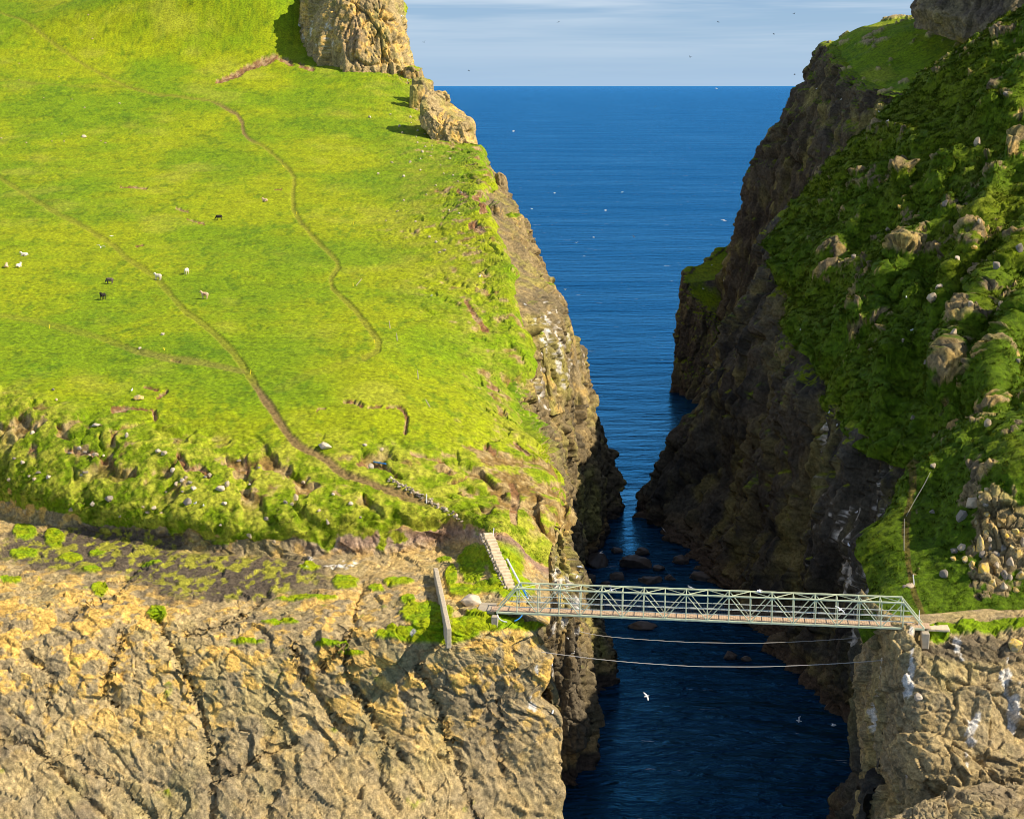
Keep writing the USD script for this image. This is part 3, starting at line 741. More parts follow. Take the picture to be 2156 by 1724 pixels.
# ------------------------------------------------------------------ free-standing blocks
class Block(Net):
    """A closed lump: top centre, rim ring, foot ring (rings are world points in order, seen from above anticlockwise)."""

    def __init__(self, centre, rim, foot, step=2.6, ledge=.9, mid=None):
        rim, foot = np.asarray(rim, float), np.asarray(foot, float)
        cl = lambda a: np.vstack([a, a[:1]])
        c0 = np.repeat(np.asarray(centre, float)[None], len(rim), 0)
        rings = [c0, lerp(c0, rim, .5) + np.array([0, 0, .0]), lerp(c0, rim, ledge), rim]
        if mid is not None:
            rings.append(np.asarray(mid, float))
        rings += [lerp(rings[-1], foot, .5), foot]
        super().__init__([cl(r) for r in rings], step, umax=60, vmax=60)
        self.V[:, -1] = self.V[:, 0]
        # outward is right-handed
        if self.N[len(self.V) // 2, :, 2].mean() < 0 or self.N[1, :, 2].mean() < 0:
            self.flip = not self.flip
            self.normals()

    def normals(self):
        n = super().normals()
        s = n[:, 0] + n[:, -1]
        s = s / np.maximum(np.linalg.norm(s, axis=-1, keepdims=True), 1e-9)
        n[:, 0] = n[:, -1] = s
        if n[0].shape[0]:
            m = n[1].mean(0); n[0] = m / max(np.linalg.norm(m), 1e-9)
        return n

    def push(self, h, d=None):
        super().push(h, d)
        self.V[:, -1] = self.V[:, 0]
        self.V[0] = self.V[0].mean(0)


# near dome of rock, lower right
dome = Block(atz(2080, 17.3, 104), atz([1845, 1905, 2000, 2170, 2420, 2420, 2150, 1960, 1850], [14.6, 16.4, 17.2, 17.4, 17.4, 15, 13, 12.5, 13], [103.5, 106, 108, 109, 109, 97, 96, 97, 100]),
             atz([1780, 1880, 1990, 2170, 2440, 2440, 2150, 1940, 1790], [2, 4, 6, 7, 7, 0, 0, 0, 0], [107, 110, 111.5, 112, 112, 94, 92, 93, 99]), 2.8)
knobs(dome, .85, np.ones(dome.shape), seed=331, size=1.2)
c = rock_colour(dome, R_TAN * .85, R_GREY, 341, olive=.15, lichen=.08)
c = lerp(c, R_DARK, .5 * sstep(.1, .4, dome.field(fbm, .4, .4, .4, seed=342, oct=4)))
tag(dome.emit([('shore_rock', None, 'rounded brown rock dome in the lower right corner')], c)[0], kind='structure')


def turf_cap(n, c, lim=.72, seed=0, shade=.85):
    t = sstep(lim - .1, lim + .1, n.N[..., 2] + .3 * n.field(fbm, .3, .3, .3, seed=seed, oct=4))
    return lerp(c, grass_colour(n, seed) * shade, t), t


# headland beyond the gorge on the right
st = Block(atz(1545, 25, 358),
           np.array([at(1443, 596, 350), at(1480, 645, 347), at(1545, 690, 345), at(1620, 660, 349), at(1650, 560, 362), at(1560, 503, 374), at(1500, 540, 366), at(1452, 572, 358)]),
           np.array([atz(1413, -2, 352), atz(1450, -2, 344), atz(1530, -2, 339), atz(1640, -2, 342), atz(1680, -2, 362), atz(1560, -2, 385), atz(1470, -2, 380), atz(1420, -2, 365)]), 2.4)
cliff_shape(st, .9, sstep(1.8, 3.2, st.U), seed=351, col=1.8)
c = rock_colour(st, R_GREY * .6, R_DARK * .7, 361, olive=.3, basalt=.7)
c, t = turf_cap(st, c, .62, 363, .75)
c = tide(st, c)
st.emit([('headland', None, 'dark rock headland standing in the sea beyond the right cliff'), ('headland_turf', t, 'dark grass on top of the sea headland')], c)

# far cliff behind the right hillside
FW = [
    (262, [(2015, 66), (1965, 63), (1930, 55), (1890, 40), (1850, 20), (1820, 0), (1815, -3)]),
    (282, [(1935, 66), (1905, 63.5), (1870, 55), (1820, 38), (1770, 18), (1730, 0), (1725, -3)]),
    (302, [(1842, 67), (1815, 64), (1785, 56), (1735, 40), (1690, 20), (1640, 0), (1635, -3)]),
    (325, [(1772, 72), (1745, 68), (1712, 58), (1665, 42), (1610, 20), (1560, 0), (1555, -3)]),
    (345, [(1737, 76), (1702, 70), (1656, 62), (1606, 52), (1561, 38), (1505, 17), (1450, -2)]),
    (362, [(1748, 77), (1712, 69), (1668, 60), (1618, 48), (1572, 34), (1520, 13), (1480, -3)]),
    (390, [(1800, 78), (1760, 68), (1720, 56), (1680, 40), (1640, 22), (1600, 4), (1590, -3)]),
]
rows = []
for y, pts in FW:
    w = atz([p[0] for p in pts], [p[1] for p in pts], y)
    rows.append(np.vstack([w[0] + np.array([3.5, 0, -1.5]), w]))
fw = Net(rows, 2.8, umax=70, vmax=60, flip=True)
cliff_shape(fw, 1.25, .3 + .7 * sstep(1, 1.6, fw.T), seed=371, col=2.2, ribs=1.6)
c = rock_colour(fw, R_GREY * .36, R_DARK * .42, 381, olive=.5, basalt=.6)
tm = sstep(.60, .78, fw.N[..., 2] + .4 * fw.field(fbm, .25, .25, .25, seed=383, oct=4) + .5 * (1 - sstep(.9, 1.2, fw.T)) - .2 * (fw.T > 1.6))
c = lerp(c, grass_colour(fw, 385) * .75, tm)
fw.emit([('far_cliff', None, 'tall dark cliff behind the right hillside, against the sky'), ('cliff_turf', tm, 'grass ledges on the tall far cliff at right')], c)
rows = []
fr = PchipInterpolator([f[0] for f in FW], np.array([atz(f[1][0][0], f[1][0][1], f[0]) for f in FW]), axis=0)
for y, zz in ((262, [64, 66, 70, 74]), (282, [66.5, 69, 73, 78]), (302, [68.5, 72.5, 77, 83]), (325, [74.5, 78.5, 80.5, 86]), (345, [78.8, 81.2, 83.0, 90]), (362, [79, 82, 83, 92]), (390, [78, 80, 82, 92])):
    r = fr(y)
    rows.append(np.vstack([r + np.array([-1, 0, -1.2]), r + np.array([2.5, 0, .2]), np.stack([r[0] + np.array([7, 16, 27, 55]), np.full(4, y), np.array(zz)], -1)]))
ft = Net(rows, 2.4, umax=40, vmax=60)
w1 = ft.field(fbm, .25, .25, .25, seed=391, oct=4)
ft.push(.9 * ft.field(fbm, 1 / 12, 1 / 12, 1 / 12, seed=392, oct=3) + .35 * w1)
f1, f2, r2, fa = ft.cells(.6, .6, .6, seed=393)
ft.cell2 = r2
oc = sstep(.32, .48, w1 + .4 * (r2 - .5))
ft.push(oc * .7 * r2)
c = lerp(grass_colour(ft, 395), rock_colour(ft, R_TAN, R_GREY, 397), oc)
ft.emit([('far_hilltop', None, 'green grass top of the tall far cliff at right'), ('rock_outcrop', oc, 'rocks scattered over the grass top of the far cliff')], c)

# crag on the skyline, top right
cols = [1928, 1940, 1990, 2050, 2110, 2180, 2300]
rows = [at(cols, [45, 46, 62, 84, 66, 30, 0], [312, 306, 300, 294, 290, 287, 285]), at(cols, [25, 20, 40, 62, 50, 10, -20], [311, 304, 298, 292, 288, 285, 283]), at(cols, [10, 0, 10, 20, 10, -30, -50], [313, 306, 300, 294, 290, 287, 285]), at(cols, [-40, -60, -60, -60, -60, -90, -110], [318, 311, 305, 299, 295, 292, 290]), at(cols, [-20, -60, -70, -70, -70, -100, -120], [350, 345, 340, 335, 330, 325, 320])]
rows = [r + np.array([0, 0, -1.2 * (i == 0)]) for i, r in enumerate(rows)]
cr = Net(rows, 2.6, umax=60, vmax=60)
cliff_shape(cr, .8, None, seed=401, col=2.4, strata=.9)
c = rock_colour(cr, R_GREY, R_DARK, 411, olive=.2, basalt=.4)
cr.emit([('crag', None, 'dark layered crag on the skyline at the top right')], c)

# crag on the hillside, top left
cols = [540, 585, 620, 645, 700, 760, 815, 852, 868, 850]
hs = np.array([.5, .8, 1, 1, 1, 1, 1, 1, 1, 1])
ys = [472, 455, 438, 416, 402, 399, 399, 402, 412, 440]
rows = []
base = np.array([-12, 30, 85, 132, 137, 133, 152, 168, 166, 120])
for k, (t, dy) in enumerate(((-.3, -2.0), (0, 0), (.34, 1.5), (.7, 4), (1.0, 8), (1.12, 55))):
    shift = np.array([0, 0, 0, 0, 0, -4, -14, -20, -26, -20]) * max(0, t) * 1.5
    rows.append(at(np.array(cols) + shift, base + (np.minimum(base, -14) - base) * t, np.array(ys) + dy))
lc = Net(rows, 2.4, umax=90, vmax=60, flip=False)
cliff_shape(lc, 1.05, None, seed=421, col=1.7, strata=.15, tall=.55)
c = rock_colour(lc, R_TAN, R_TAN * .75, 431, olive=.6, lichen=.75)
c = guano(lc, c, [(665, 110, 26, 36, .0)], 17)
c = guano(lc, c, [(768, 52, 14, 16, .5), (730, 58, 14, 12, .4), (723, 78, 10, 20, .4), (741, 14, 10, 22, .4), (800, 90, 20, 40, 0), (690, 20, 14, 30, .1)], 18, LICHEN)
c = lerp(c, C(.42, .24, .17), .45 * np.exp(-(((lc.px - 742) / 22) ** 2 + ((lc.py - 80) / 40) ** 2)))
lc.emit([('crag', None, 'tan columnar crag with orange lichen on the upper left hillside')], c)

# small stack on the skyline, left
ls = Block(at(925, 222, 341), np.array([at(893, 215, 341), at(903, 238, 338), at(935, 262, 335.5), at(975, 262, 336), at(988, 252, 340), at(960, 226, 345), at(930, 193, 345), at(908, 190, 344)]),
           np.array([at(890, 250, 341), at(902, 285, 336), at(938, 318, 333), at(985, 334, 334), at(1004, 335, 341), at(985, 330, 352), at(940, 320, 355), at(900, 290, 350)]), 2.2)
cliff_shape(ls, .55, sstep(.3, 1.5, ls.U), seed=441, col=1.3, strata=.25)
c = rock_colour(ls, R_TAN, R_TAN * .7, 451, olive=.7, lichen=.8)
c = guano(ls, c, [(932, 240, 10, 22, .5), (922, 278, 20, 14, .6), (963, 290, 14, 14, .3)], 19, LICHEN)
ls.emit([('rock_stack', None, 'small lichen-covered rock stack at the hillside edge against the sea')], c)

# ------------------------------------------------------------------ sea
ring = [0, 40, 90, 160, 260, 420, 700, 1200, 2500, 6000, 16000, 60000, 300000]
ang = np.linspace(0, 2 * np.pi, 49)[:-1]
v = [[0, 200, 0]] + [[r_ * math.cos(a), 200 + r_ * math.sin(a), 0] for r_ in ring[1:] for a in ang]
f = [[0, 1 + i, 1 + (i + 1) % 48] for i in range(48)]
for k in range(len(ring) - 2):
    a, b = 1 + 48 * k, 1 + 48 * (k + 1)
    for i in range(48):
        j = (i + 1) % 48
        f += [[a + i, b + i, b + j], [a + i, b + j, a + j]]
SEA = usdkit.material(stage, '/World/Looks/sea_water', {
    'geo': ('geometry', {}),
    'm1': ('mapping', {'scale': (.055, .16, 1), 'rotation': (0, 0, .18)}),
    'm2': ('mapping', {'scale': (.30, .75, 1), 'rotation': (0, 0, -.12)}),
    'm3': ('mapping', {'scale': (1.1, 2.2, 1), 'rotation': (0, 0, .25)}),
    'n1': ('noise_texture', {'scale': 1.0, 'detail': 5.0, 'roughness': .55, 'distortion': .4}),
    'n2': ('noise_texture', {'scale': 1.0, 'detail': 5.0, 'roughness': .6, 'distortion': .6}),
    'n3': ('noise_texture', {'scale': 1.0, 'detail': 3.0, 'roughness': .55}),
    's1': ('math', {'math_type': 'multiply', 'value2': 4.2}),
    's2': ('math', {'math_type': 'multiply', 'value2': 1.1}),
    's3': ('math', {'math_type': 'multiply', 'value2': .22}),
    'a1': ('math', {'math_type': 'add'}), 'a2': ('math', {'math_type': 'add'}),
    'b': ('bump', {'strength': 1.0, 'distance': 1.0}),
    'big': ('mapping', {'scale': (.006, .030, 1)}),
    'nb': ('noise_texture', {'scale': 1.0, 'detail': 4.0, 'roughness': .55}),
    'ramp': ('rgb_ramp', {'ramp': [(.3, (.001, .012, .042)), (.7, (.0015, .020, .062))]}),
    'ff': ('noise_texture', {'scale': .22, 'detail': 6.0, 'roughness': .72, 'distortion': .3}),
    'fm': ('mapping', {'scale': (.5, 1.9, 1)}),
    'fr': ('map_range', {'from_min': .66, 'from_max': .72, 'to_min': 0.0, 'to_max': .8, 'clamp': True}),
    'foam': ('diffuse_bsdf', {'color': (.75, .8, .85)}),
    'd': ('diffuse_bsdf', {}), 'g': ('glossy_bsdf', {'roughness': .12}), 'gr': ('rgb_ramp', {'ramp': [(.32, (.075, .42, .80)), (.68, (.16, .58, .98))]}),
    'dot': ('vector_math', {'math_type': 'dot_product'}), 'one': ('math', {'math_type': 'subtract', 'value1': 1.0, 'use_clamp': True}), 'pw': ('math', {'math_type': 'power', 'value2': 3.6}),
    'fz': ('math', {'math_type': 'multiply_add', 'value2': .95, 'value3': .04, 'use_clamp': True}), 'mix': ('mix_closure', {}),
    'mixf': ('mix_closure', {}),
}, [('geo.position', 'm1.vector'), ('geo.position', 'm2.vector'), ('geo.position', 'm3.vector'), ('geo.position', 'big.vector'), ('m1.vector', 'n1.vector'), ('m2.vector', 'n2.vector'), ('m3.vector', 'n3.vector'), ('big.vector', 'nb.vector'),
    ('n1.fac', 's1.value1'), ('n2.fac', 's2.value1'), ('n3.fac', 's3.value1'), ('s1.value', 'a1.value1'), ('s2.value', 'a1.value2'), ('a1.value', 'a2.value1'), ('s3.value', 'a2.value2'),
    ('a2.value', 'b.height'), ('b.normal', 'd.normal'), ('b.normal', 'g.normal'), ('nb.fac', 'ramp.fac'), ('nb.fac', 'gr.fac'), ('gr.color', 'g.color'), ('ramp.color', 'd.color'),
    ('geo.incoming', 'dot.vector1'), ('b.normal', 'dot.vector2'), ('dot.value', 'one.value2'), ('one.value', 'pw.value1'), ('pw.value', 'fz.value1'), ('fz.value', 'mix.fac'), ('d.BSDF', 'mix.closure1'), ('g.BSDF', 'mix.closure2'),
    ('geo.position', 'fm.vector'), ('fm.vector', 'ff.vector'), ('ff.fac', 'fr.value'),
    ('fr.result', 'mixf.fac'), ('mix.closure', 'mixf.closure1'), ('foam.BSDF', 'mixf.closure2')], surface='mixf.closure')
sea = usdkit.mesh(stage, '/World/sea', (np.array(v, float), np.array(f)), SEA)
tag(sea, 'deep blue sea running through the gorge out to the horizon', None, kind='structure')

# ------------------------------------------------------------------ rock buttresses along the left cliff edge
for k, (x, py0, py1, w, y, lean) in enumerate([(1052, 362, 470, 22, 296, 10), (1078, 446, 540, 30, 268, 16), (1040, 420, 560, 26, 262, 14), (1100, 520, 640, 34, 246, 22), (1068, 560, 680, 30, 232, 18), (1140, 590, 720, 44, 232, 22), (1178, 662, 800, 40, 218, 16), (1120, 690, 820, 40, 206, 20), (1085, 660, 760, 30, 205, 16), (1005, 330, 400, 20, 322, 8),
                                              (868, 138, 182, 36, 400, 4), (888, 162, 205, 32, 374, 6), (880, 178, 215, 24, 368, 4), (1020, 380, 470, 18, 282, 8)]):
    ztop, zbot = at(x, py0, y)[2], at(x, py1, y)[2]
    s = y / FPX
    r_ = np.random.default_rng(40 + k)
    an = np.linspace(0, 2 * np.pi, 9)[:-1]
    rr = w * s * .5 * r_.uniform(.75, 1.2, 8)
    c0 = atz(x, ztop, y)
    rim = np.stack([c0[0] + rr * np.cos(an), y + rr * 1.3 * np.sin(an), ztop - r_.uniform(.2, 1.4, 8)], 1)
    c1 = atz(x + lean, zbot, y)
    foot = np.stack([c1[0] + rr * 1.7 * np.cos(an), y + rr * 2.0 * np.sin(an), np.full(8, zbot - 3.0)], 1)
    b = Block(c0, rim, foot, 3.0)
    cliff_shape(b, .42, sstep(.4, 2.2, b.U), seed=600 + k, col=1.0, strata=.1, tall=.6)
    c = rock_colour(b, R_TAN * .75, R_GREY * .75, 620 + k, olive=.85, lichen=.45)
    t = sstep(.75, .9, b.N[..., 2] + .3 * b.field(fbm, .4, .4, .4, seed=66, oct=3)) * (k % 3 != 0)
    c = lerp(c, grass_colour(b, 41), t)
    b.emit([('rock_buttress', None, 'jointed rock buttress standing out along the left cliff edge')], c)

# ------------------------------------------------------------------ things
import manifold3d as m3
_all = np.vstack(ALLV)
_qx, _qy, _qd = project(_all)
_keep = (_qx > -60) & (_qx < W0 + 60) & (_qy > -60) & (_qy < H0 + 60) & (_qd > 20)
_all, _qd = _all[_keep], _qd[_keep]
_tree = cKDTree(np.stack([_qx[_keep], _qy[_keep]], 1))


def ground(px, py, r=3.5):
    """The nearest land point in sight at a photo position."""
    k = _tree.query_ball_point((px, py), r)
    if not k:
        k = [_tree.query((px, py))[1]]
    k = np.array(k)
    front_d = _qd[k].min()
    k = k[_qd[k] < front_d + 1.5]
    d = float(np.median(_qd[k]))
    return _all[k[np.argmin(np.abs(_qd[k] - d))]]


def aty(py, z):
    """Depth at which a point of height z shows in photo row py."""
    b = (H0 / 2 - py) / FPX
    return (z - CAMZ) * (CP + SP * b) / (-SP + CP * b)


def pt(px, py, z):
    y = aty(py, z)
    return at(px, py, y)


def tube(a, b, r, n=8, r2=None):
    a, b = np.asarray(a, float), np.asarray(b, float)
    L = np.linalg.norm(b - a)
    m = trimesh.creation.cylinder(radius=r, height=L, sections=n)
    if r2 is not None:
        s = np.where(m.vertices[:, 2] > 0, r2 / r, 1.0)
        m.vertices[:, :2] *= s[:, None]
    T = trimesh.geometry.align_vectors([0, 0, 1], (b - a) / L)
    T[:3, 3] = (a + b) / 2
    m.apply_transform(T)
    return m


def bar(a, b, w, h, up=(0, 0, 1)):
    """Square bar from a to b with small chamfers."""
    a, b, up = (np.asarray(q, float) for q in (a, b, up))
    d = b - a; L = np.linalg.norm(d); d = d / L
    s = np.cross(d, up); s /= np.linalg.norm(s); u = np.cross(s, d)
    c = .18 * min(w, h)
    prof = [(-w / 2 + c, -h / 2), (w / 2 - c, -h / 2), (w / 2, -h / 2 + c), (w / 2, h / 2 - c), (w / 2 - c, h / 2), (-w / 2 + c, h / 2), (-w / 2, h / 2 - c), (-w / 2, -h / 2 + c)]
    v = [e + s * x + u * y for e in (a, b) for x, y in prof]
    f = [[i, i + 8, (i + 1) % 8 + 8] for i in range(8)] + [[i, (i + 1) % 8 + 8, (i + 1) % 8] for i in range(8)]
    f += [[0, i + 1, i] for i in range(1, 7)] and [[0, i, i + 1] for i in range(1, 7)] + [[8, 8 + i + 1, 8 + i] for i in range(1, 7)]
    m = trimesh.Trimesh(np.array(v), np.array(f), process=False)
    m.fix_normals()
    return m


def box(sx, sy, sz, c=(0, 0, 0), bev=.04):
    k = min(bev, .3 * min(sx, sy, sz))
    pts = [(x * (sx / 2 - (k if a != 0 else 0)), y * (sy / 2 - (k if a != 1 else 0)), z * (sz / 2 - (k if a != 2 else 0))) for a in range(3) for x in (-1, 1) for y in (-1, 1) for z in (-1, 1)]
    m = trimesh.convex.convex_hull(np.array(pts))
    m.apply_translation(c)
    return m


cat_ = trimesh.util.concatenate
M_STEEL = plain('green_paint', (.52, .57, .38), .55, .22, 1.8, spec=.4)
M_RAIL = plain('pale_rail', (.52, .56, .52), .5, .2, 2.0)
M_DECK = plain('weathered_planks', (.47, .33, .21), .85, .22, 3.0)
M_NET = plain('wire_netting', (.16, .17, .16), .6, .1)
M_CONC = plain('concrete', (.38, .32, .23), .9, .22, 2.2, .02)
M_WALL = plain('weathered_concrete', (.44, .37, .26), .92, .25, 3.5, .03)
M_STONE_P = plain('pale_stone', (.52, .43, .32), .92, .3, 2.4, .06)
M_STONE_T = plain('tan_stone', (.44, .35, .23), .92, .35, 2.4, .08)
M_STONE_D = plain('dark_stone', (.24, .205, .16), .92, .35, 2.4, .08)
M_STONE_W = plain('wet_sea_stone', (.075, .058, .045), .55, .45, 1.2, .12)
M_STEP = plain('step_stone', (.58, .47, .31), .92, .28, 3.0, .04)
M_WHITE = plain('white_pole', (.72, .73, .72), .5, .12, 5)
M_BLUE = plain('blue_plastic', (.03, .22, .55), .45, .15, 5)
M_WOOD = plain('grey_wood', (.42, .37, .28), .85, .2, 6)
M_BROWNWOOD = plain('brown_post', (.25, .12, .06), .85, .2, 6)
M_CABLE = plain('steel_cable', (.46, .42, .37), .5, .1, 3)
M_WOOL = plain('white_wool', (.80, .68, .54), .95, .12, 9, .02)
M_WOOLT = plain('tan_wool', (.66, .45, .30), .95, .18, 9, .02)
M_WOOLB = plain('black_wool', (.022, .018, .016), .95, .25, 9, .02)
M_WOOLG = plain('grey_brown_wool', (.13, .10, .08), .95, .4, 6, .02)
M_PATCH = plain('brown_wool', (.20, .10, .05), .95, .2, 9, .02)
M_BIRD = plain('white_feathers', (.82, .82, .82), .8, .06, 9)
M_BIRDG = plain('grey_feathers', (.42, .44, .48), .8, .08, 9)
M_BIRDD = plain('dark_feathers', (.035, .035, .04), .8, .1, 9)
M_LICHEN = usdkit.material(stage, '/World/Looks/lichen_stone', {
    'geo': ('geometry', {}), 'n': ('noise_texture', {'scale': 1.7, 'detail': 6.0, 'roughness': .62}), 'n2': ('noise_texture', {'scale': 6.0, 'detail': 5.0, 'roughness': .6}),
    'r': ('rgb_ramp', {'ramp': [(.40, (.40, .33, .20)), (.50, (.55, .40, .14)), (.62, (.78, .47, .07))]}),
    'r2': ('map_range', {'from_min': .3, 'from_max': .7, 'to_min': .65, 'to_max': 1.25, 'clamp': True}),
    'm': ('vector_math', {'math_type': 'scale'}), 'b': ('bump', {'strength': .7, 'distance': .08}), 'p': ('principled_bsdf', {'roughness': .93, 'specular_ior_level': .2}),
}, [('geo.position', 'n.vector'), ('geo.position', 'n2.vector'), ('n.fac', 'r.fac'), ('n2.fac', 'r2.value'), ('r.color', 'm.vector1'), ('r2.result', 'm.scale'), ('m.vector', 'p.base_color'), ('n2.fac', 'b.height'), ('b.normal', 'p.normal')], surface='p.BSDF')

# ------------------------------------------------------------------ the footbridge
BZ = 25.0
A0, A1 = pt(1044.8, 1289.2, BZ), pt(1947.0, 1324.6, BZ)
ex = (A1 - A0); BL = float(np.linalg.norm(ex)); ex /= BL
BW, BH, NP = 1.5, 2.12, 20
rot = math.atan2(ex[1], ex[0])
bridge = thing('footbridge', 'pale green steel truss footbridge with timber deck spanning the gorge', 'footbridge', A0, rot)
PL = BL / NP
nb = lambda i: np.array([i * PL, 0, 0.0]); ntp = lambda i: np.array([i * PL, 0, BH])
fy = np.array([0, BW, 0])
for side in (0, 1):
    o = fy * side
    obj('bottom_chord', bar(nb(0) + o, nb(NP) + o, .12, .17), M_STEEL, bridge)
    obj('top_chord', bar(ntp(1) + o - np.array([.05, 0, 0]), ntp(NP - 1) + o + np.array([.05, 0, 0]), .12, .13), M_STEEL, bridge)
    obj('end_post', bar(nb(0) + o + np.array([.02, 0, .05]), ntp(1) + o - np.array([.03, 0, .04]), .115, .115), M_STEEL, bridge)
    obj('end_post', bar(nb(NP) + o + np.array([-.02, 0, .05]), ntp(NP - 1) + o + np.array([.03, 0, -.04]), .115, .115), M_STEEL, bridge)
    for i in range(1, NP):
        obj('post', bar(nb(i) + o + np.array([0, 0, -.10]), ntp(i) + o + np.array([0, 0, -.05]), .085, .085, up=(0, 1, 0)), M_STEEL, bridge)
    for i in range(1, NP - 1):
        a, b = (ntp(i), nb(i + 1)) if i % 2 else (nb(i), ntp(i + 1))
        obj('diagonal', bar(a + o + (b - a) * .03, b + o - (b - a) * .03, .07, .07), M_STEEL, bridge)
    s = .10 if side == 0 else -.10
    for hz in (.52, 1.02):
        obj('handrail', tube(nb(0.55) + o + np.array([0, s, hz]), nb(NP - .55) + o + np.array([0, s, hz]), .03), M_RAIL, bridge)
    if side == 1:
        for i in range(NP):
            w = []
            for k in range(13):
                p0 = nb(i + (k + .5) / 13) + o + np.array([0, -.075, .06])
                w.append(bar(p0, p0 + np.array([0, 0, .95]), .006, .006, up=(0, 1, 0)))
            for k in range(7):
                w.append(bar(nb(i) + o + np.array([.01, -.075, .10 + .14 * k]), nb(i + 1) + o + np.array([-.01, -.075, .10 + .14 * k]), .006, .006))
            if 1 <= i < NP - 1:
                obj('wire_netting', cat_(w), M_NET, bridge)
for i in range(1, NP):
    obj('cross_strut', bar(ntp(i) + np.array([0, .05, -.01]), ntp(i) + fy + np.array([0, -.05, -.01]), .05, .05), M_STEEL, bridge)
    if i < NP - 1:
        a, b = (ntp(i), ntp(i + 1) + fy) if i % 2 else (ntp(i) + fy, ntp(i + 1))
        d = b - a
        obj('top_brace', bar(a + d * .04, b - d * .04, .05, .05), M_STEEL, bridge)
for i in range(NP + 1):
    obj('floor_beam', bar(nb(min(max(i, .04), NP - .04)) + np.array([0, .05, -.06]), nb(min(max(i, .04), NP - .04)) + fy + np.array([0, -.05, -.06]), .07, .09), M_STEEL, bridge)
rng = np.random.default_rng(7)
pl, x = [], -.5
while x < BL + .35:
    w = .19
    pl.append(box(w - .012, BW - .14, .04, (x + w / 2, BW / 2, .045 + rng.uniform(-.003, .003)), .006))
    x += w
obj('deck', cat_(pl), M_DECK, bridge)

# abutments
Rz = trimesh.transformations.rotation_matrix(rot, [0, 0, 1])


def slab(name, label, cat, px, py, z, size, mat, group=None, yaw=rot, sink=.6, bev=.05, rough=.02):
    p = pt(px, py, z)
    t = thing(name, label, cat, (p[0], p[1], z), yaw, group)
    m = box(size[0], size[1], size[2] + sink, (0, 0, -(size[2] + sink) / 2), bev)
    m = m.subdivide().subdivide()
    m.vertices += rough * np.stack([nz(m.vertices * 2 + 5 * k + px, 3) for k in range(3)], 1)
    return t, m


t, m = slab('bridge_pier', 'square concrete pier under the near left corner of the footbridge', 'pier', 1042, 1296, 24.86, (.55, .6, .9), M_CONC)
obj('block', m, M_CONC, t)
t, m = slab('bridge_abutment', 'broad concrete abutment slab with walkway at the left end of the footbridge', 'abutment', 1026, 1277, 25.0, (1.5, 2.2, 1.2), M_CONC)
obj('block', m, M_CONC, t)
p = pt(1944, 1320, 24.86)
t, m = slab('bridge_abutment', 'concrete abutment under the right end of the footbridge', 'abutment', 1948, 1330, 24.86, (.6, .9, .7), M_CONC)
obj('block', m, M_CONC, t)
t, m = slab('landing_slab', 'flat brown landing slab where the footbridge meets the right bank', 'slab', 1972, 1318, 24.95, (1.9, 1.4, .1), M_DECK, sink=.12)
obj('slab', m, M_STEP, t)

# concrete wall on the terrace
wa, wb = pt(917.2, 1194.5, 25.75), pt(945.0, 1322.5, 25.3)
d = wb - wa; L = np.linalg.norm(d[:2])
t = thing('concrete_wall', 'low straight grey concrete wall standing alone on the rock terrace', 'wall', (wa + wb) / 2, math.atan2(d[1], d[0]))
m = box(L, .40, 1.7, (0, 0, -.85), .05)
for _ in range(4):
    m = m.subdivide()
m.vertices[:, 2] += m.vertices[:, 0] / L * (d[2])
m.vertices += .025 * np.stack([nz(m.vertices * 2.2 + 5 * k, 3) for k in range(3)], 1)
obj('wall_body', m, M_WALL, t, smooth=40)


# ------------------------------------------------------------------ stones
def stone_mesh(seed, sx, sy, sz, sub=2, n=17, rough=.09):
    r = np.random.default_rng(seed)
    p = r.normal(size=(n, 3)); p /= np.linalg.norm(p, axis=1, keepdims=True)
    p *= r.uniform(.82, 1.1, (n, 1))
    m = trimesh.convex.convex_hull(p)
    for _ in range(sub):
        m = m.subdivide()
    v = m.vertices / np.linalg.norm(m.vertices, axis=1, keepdims=True)
    m.vertices = m.vertices * .86 + v * .14
    m.vertices += v * (rough * fbm(m.vertices * 2.3 + seed, 3, seed % 9))[:, None]
    m.vertices *= np.array([sx, sy, sz]) / 2
    return m


GROUPED = {}


def stone(px, py, w, h, mat, label, group=None, name='boulder', deep=1.0, sink=.22, seed=None, sub=2, yaw=None):
    """A stone w x h photo pixels across, resting on the land where its foot shows."""
    seed = int(px * 31 + py * 17) % 100000 if seed is None else seed
    g = ground(px, py + h * .32)
    s = project(g)[2] / FPX
    al = math.atan2(CAMZ - g[2], g[1])
    sx = w * s
    sz = max(h * s * .9, .35 * sx)
    sy = sx * deep
    m = stone_mesh(seed, sx, sy, sz, sub)
    m.apply_transform(trimesh.transformations.rotation_matrix((seed % 7 - 3) * .06 if yaw is None else yaw, [0, 0, 1]))
    m.apply_translation((0, 0, sz * (.5 - sink)))
    o = UsdGeom.Xform.Define(stage, numbered('/World', name)) if False else None
    path = numbered('/World', name)
    msh = usdkit.mesh(stage, path, m, mat, smooth=32)
    msh.AddTranslateOp().Set(tuple(map(float, g + np.array([0, sy * .18, 0]))))
    tag(msh, label, 'boulder' if name == 'boulder' else name.replace('_', ' '), group)
    return msh


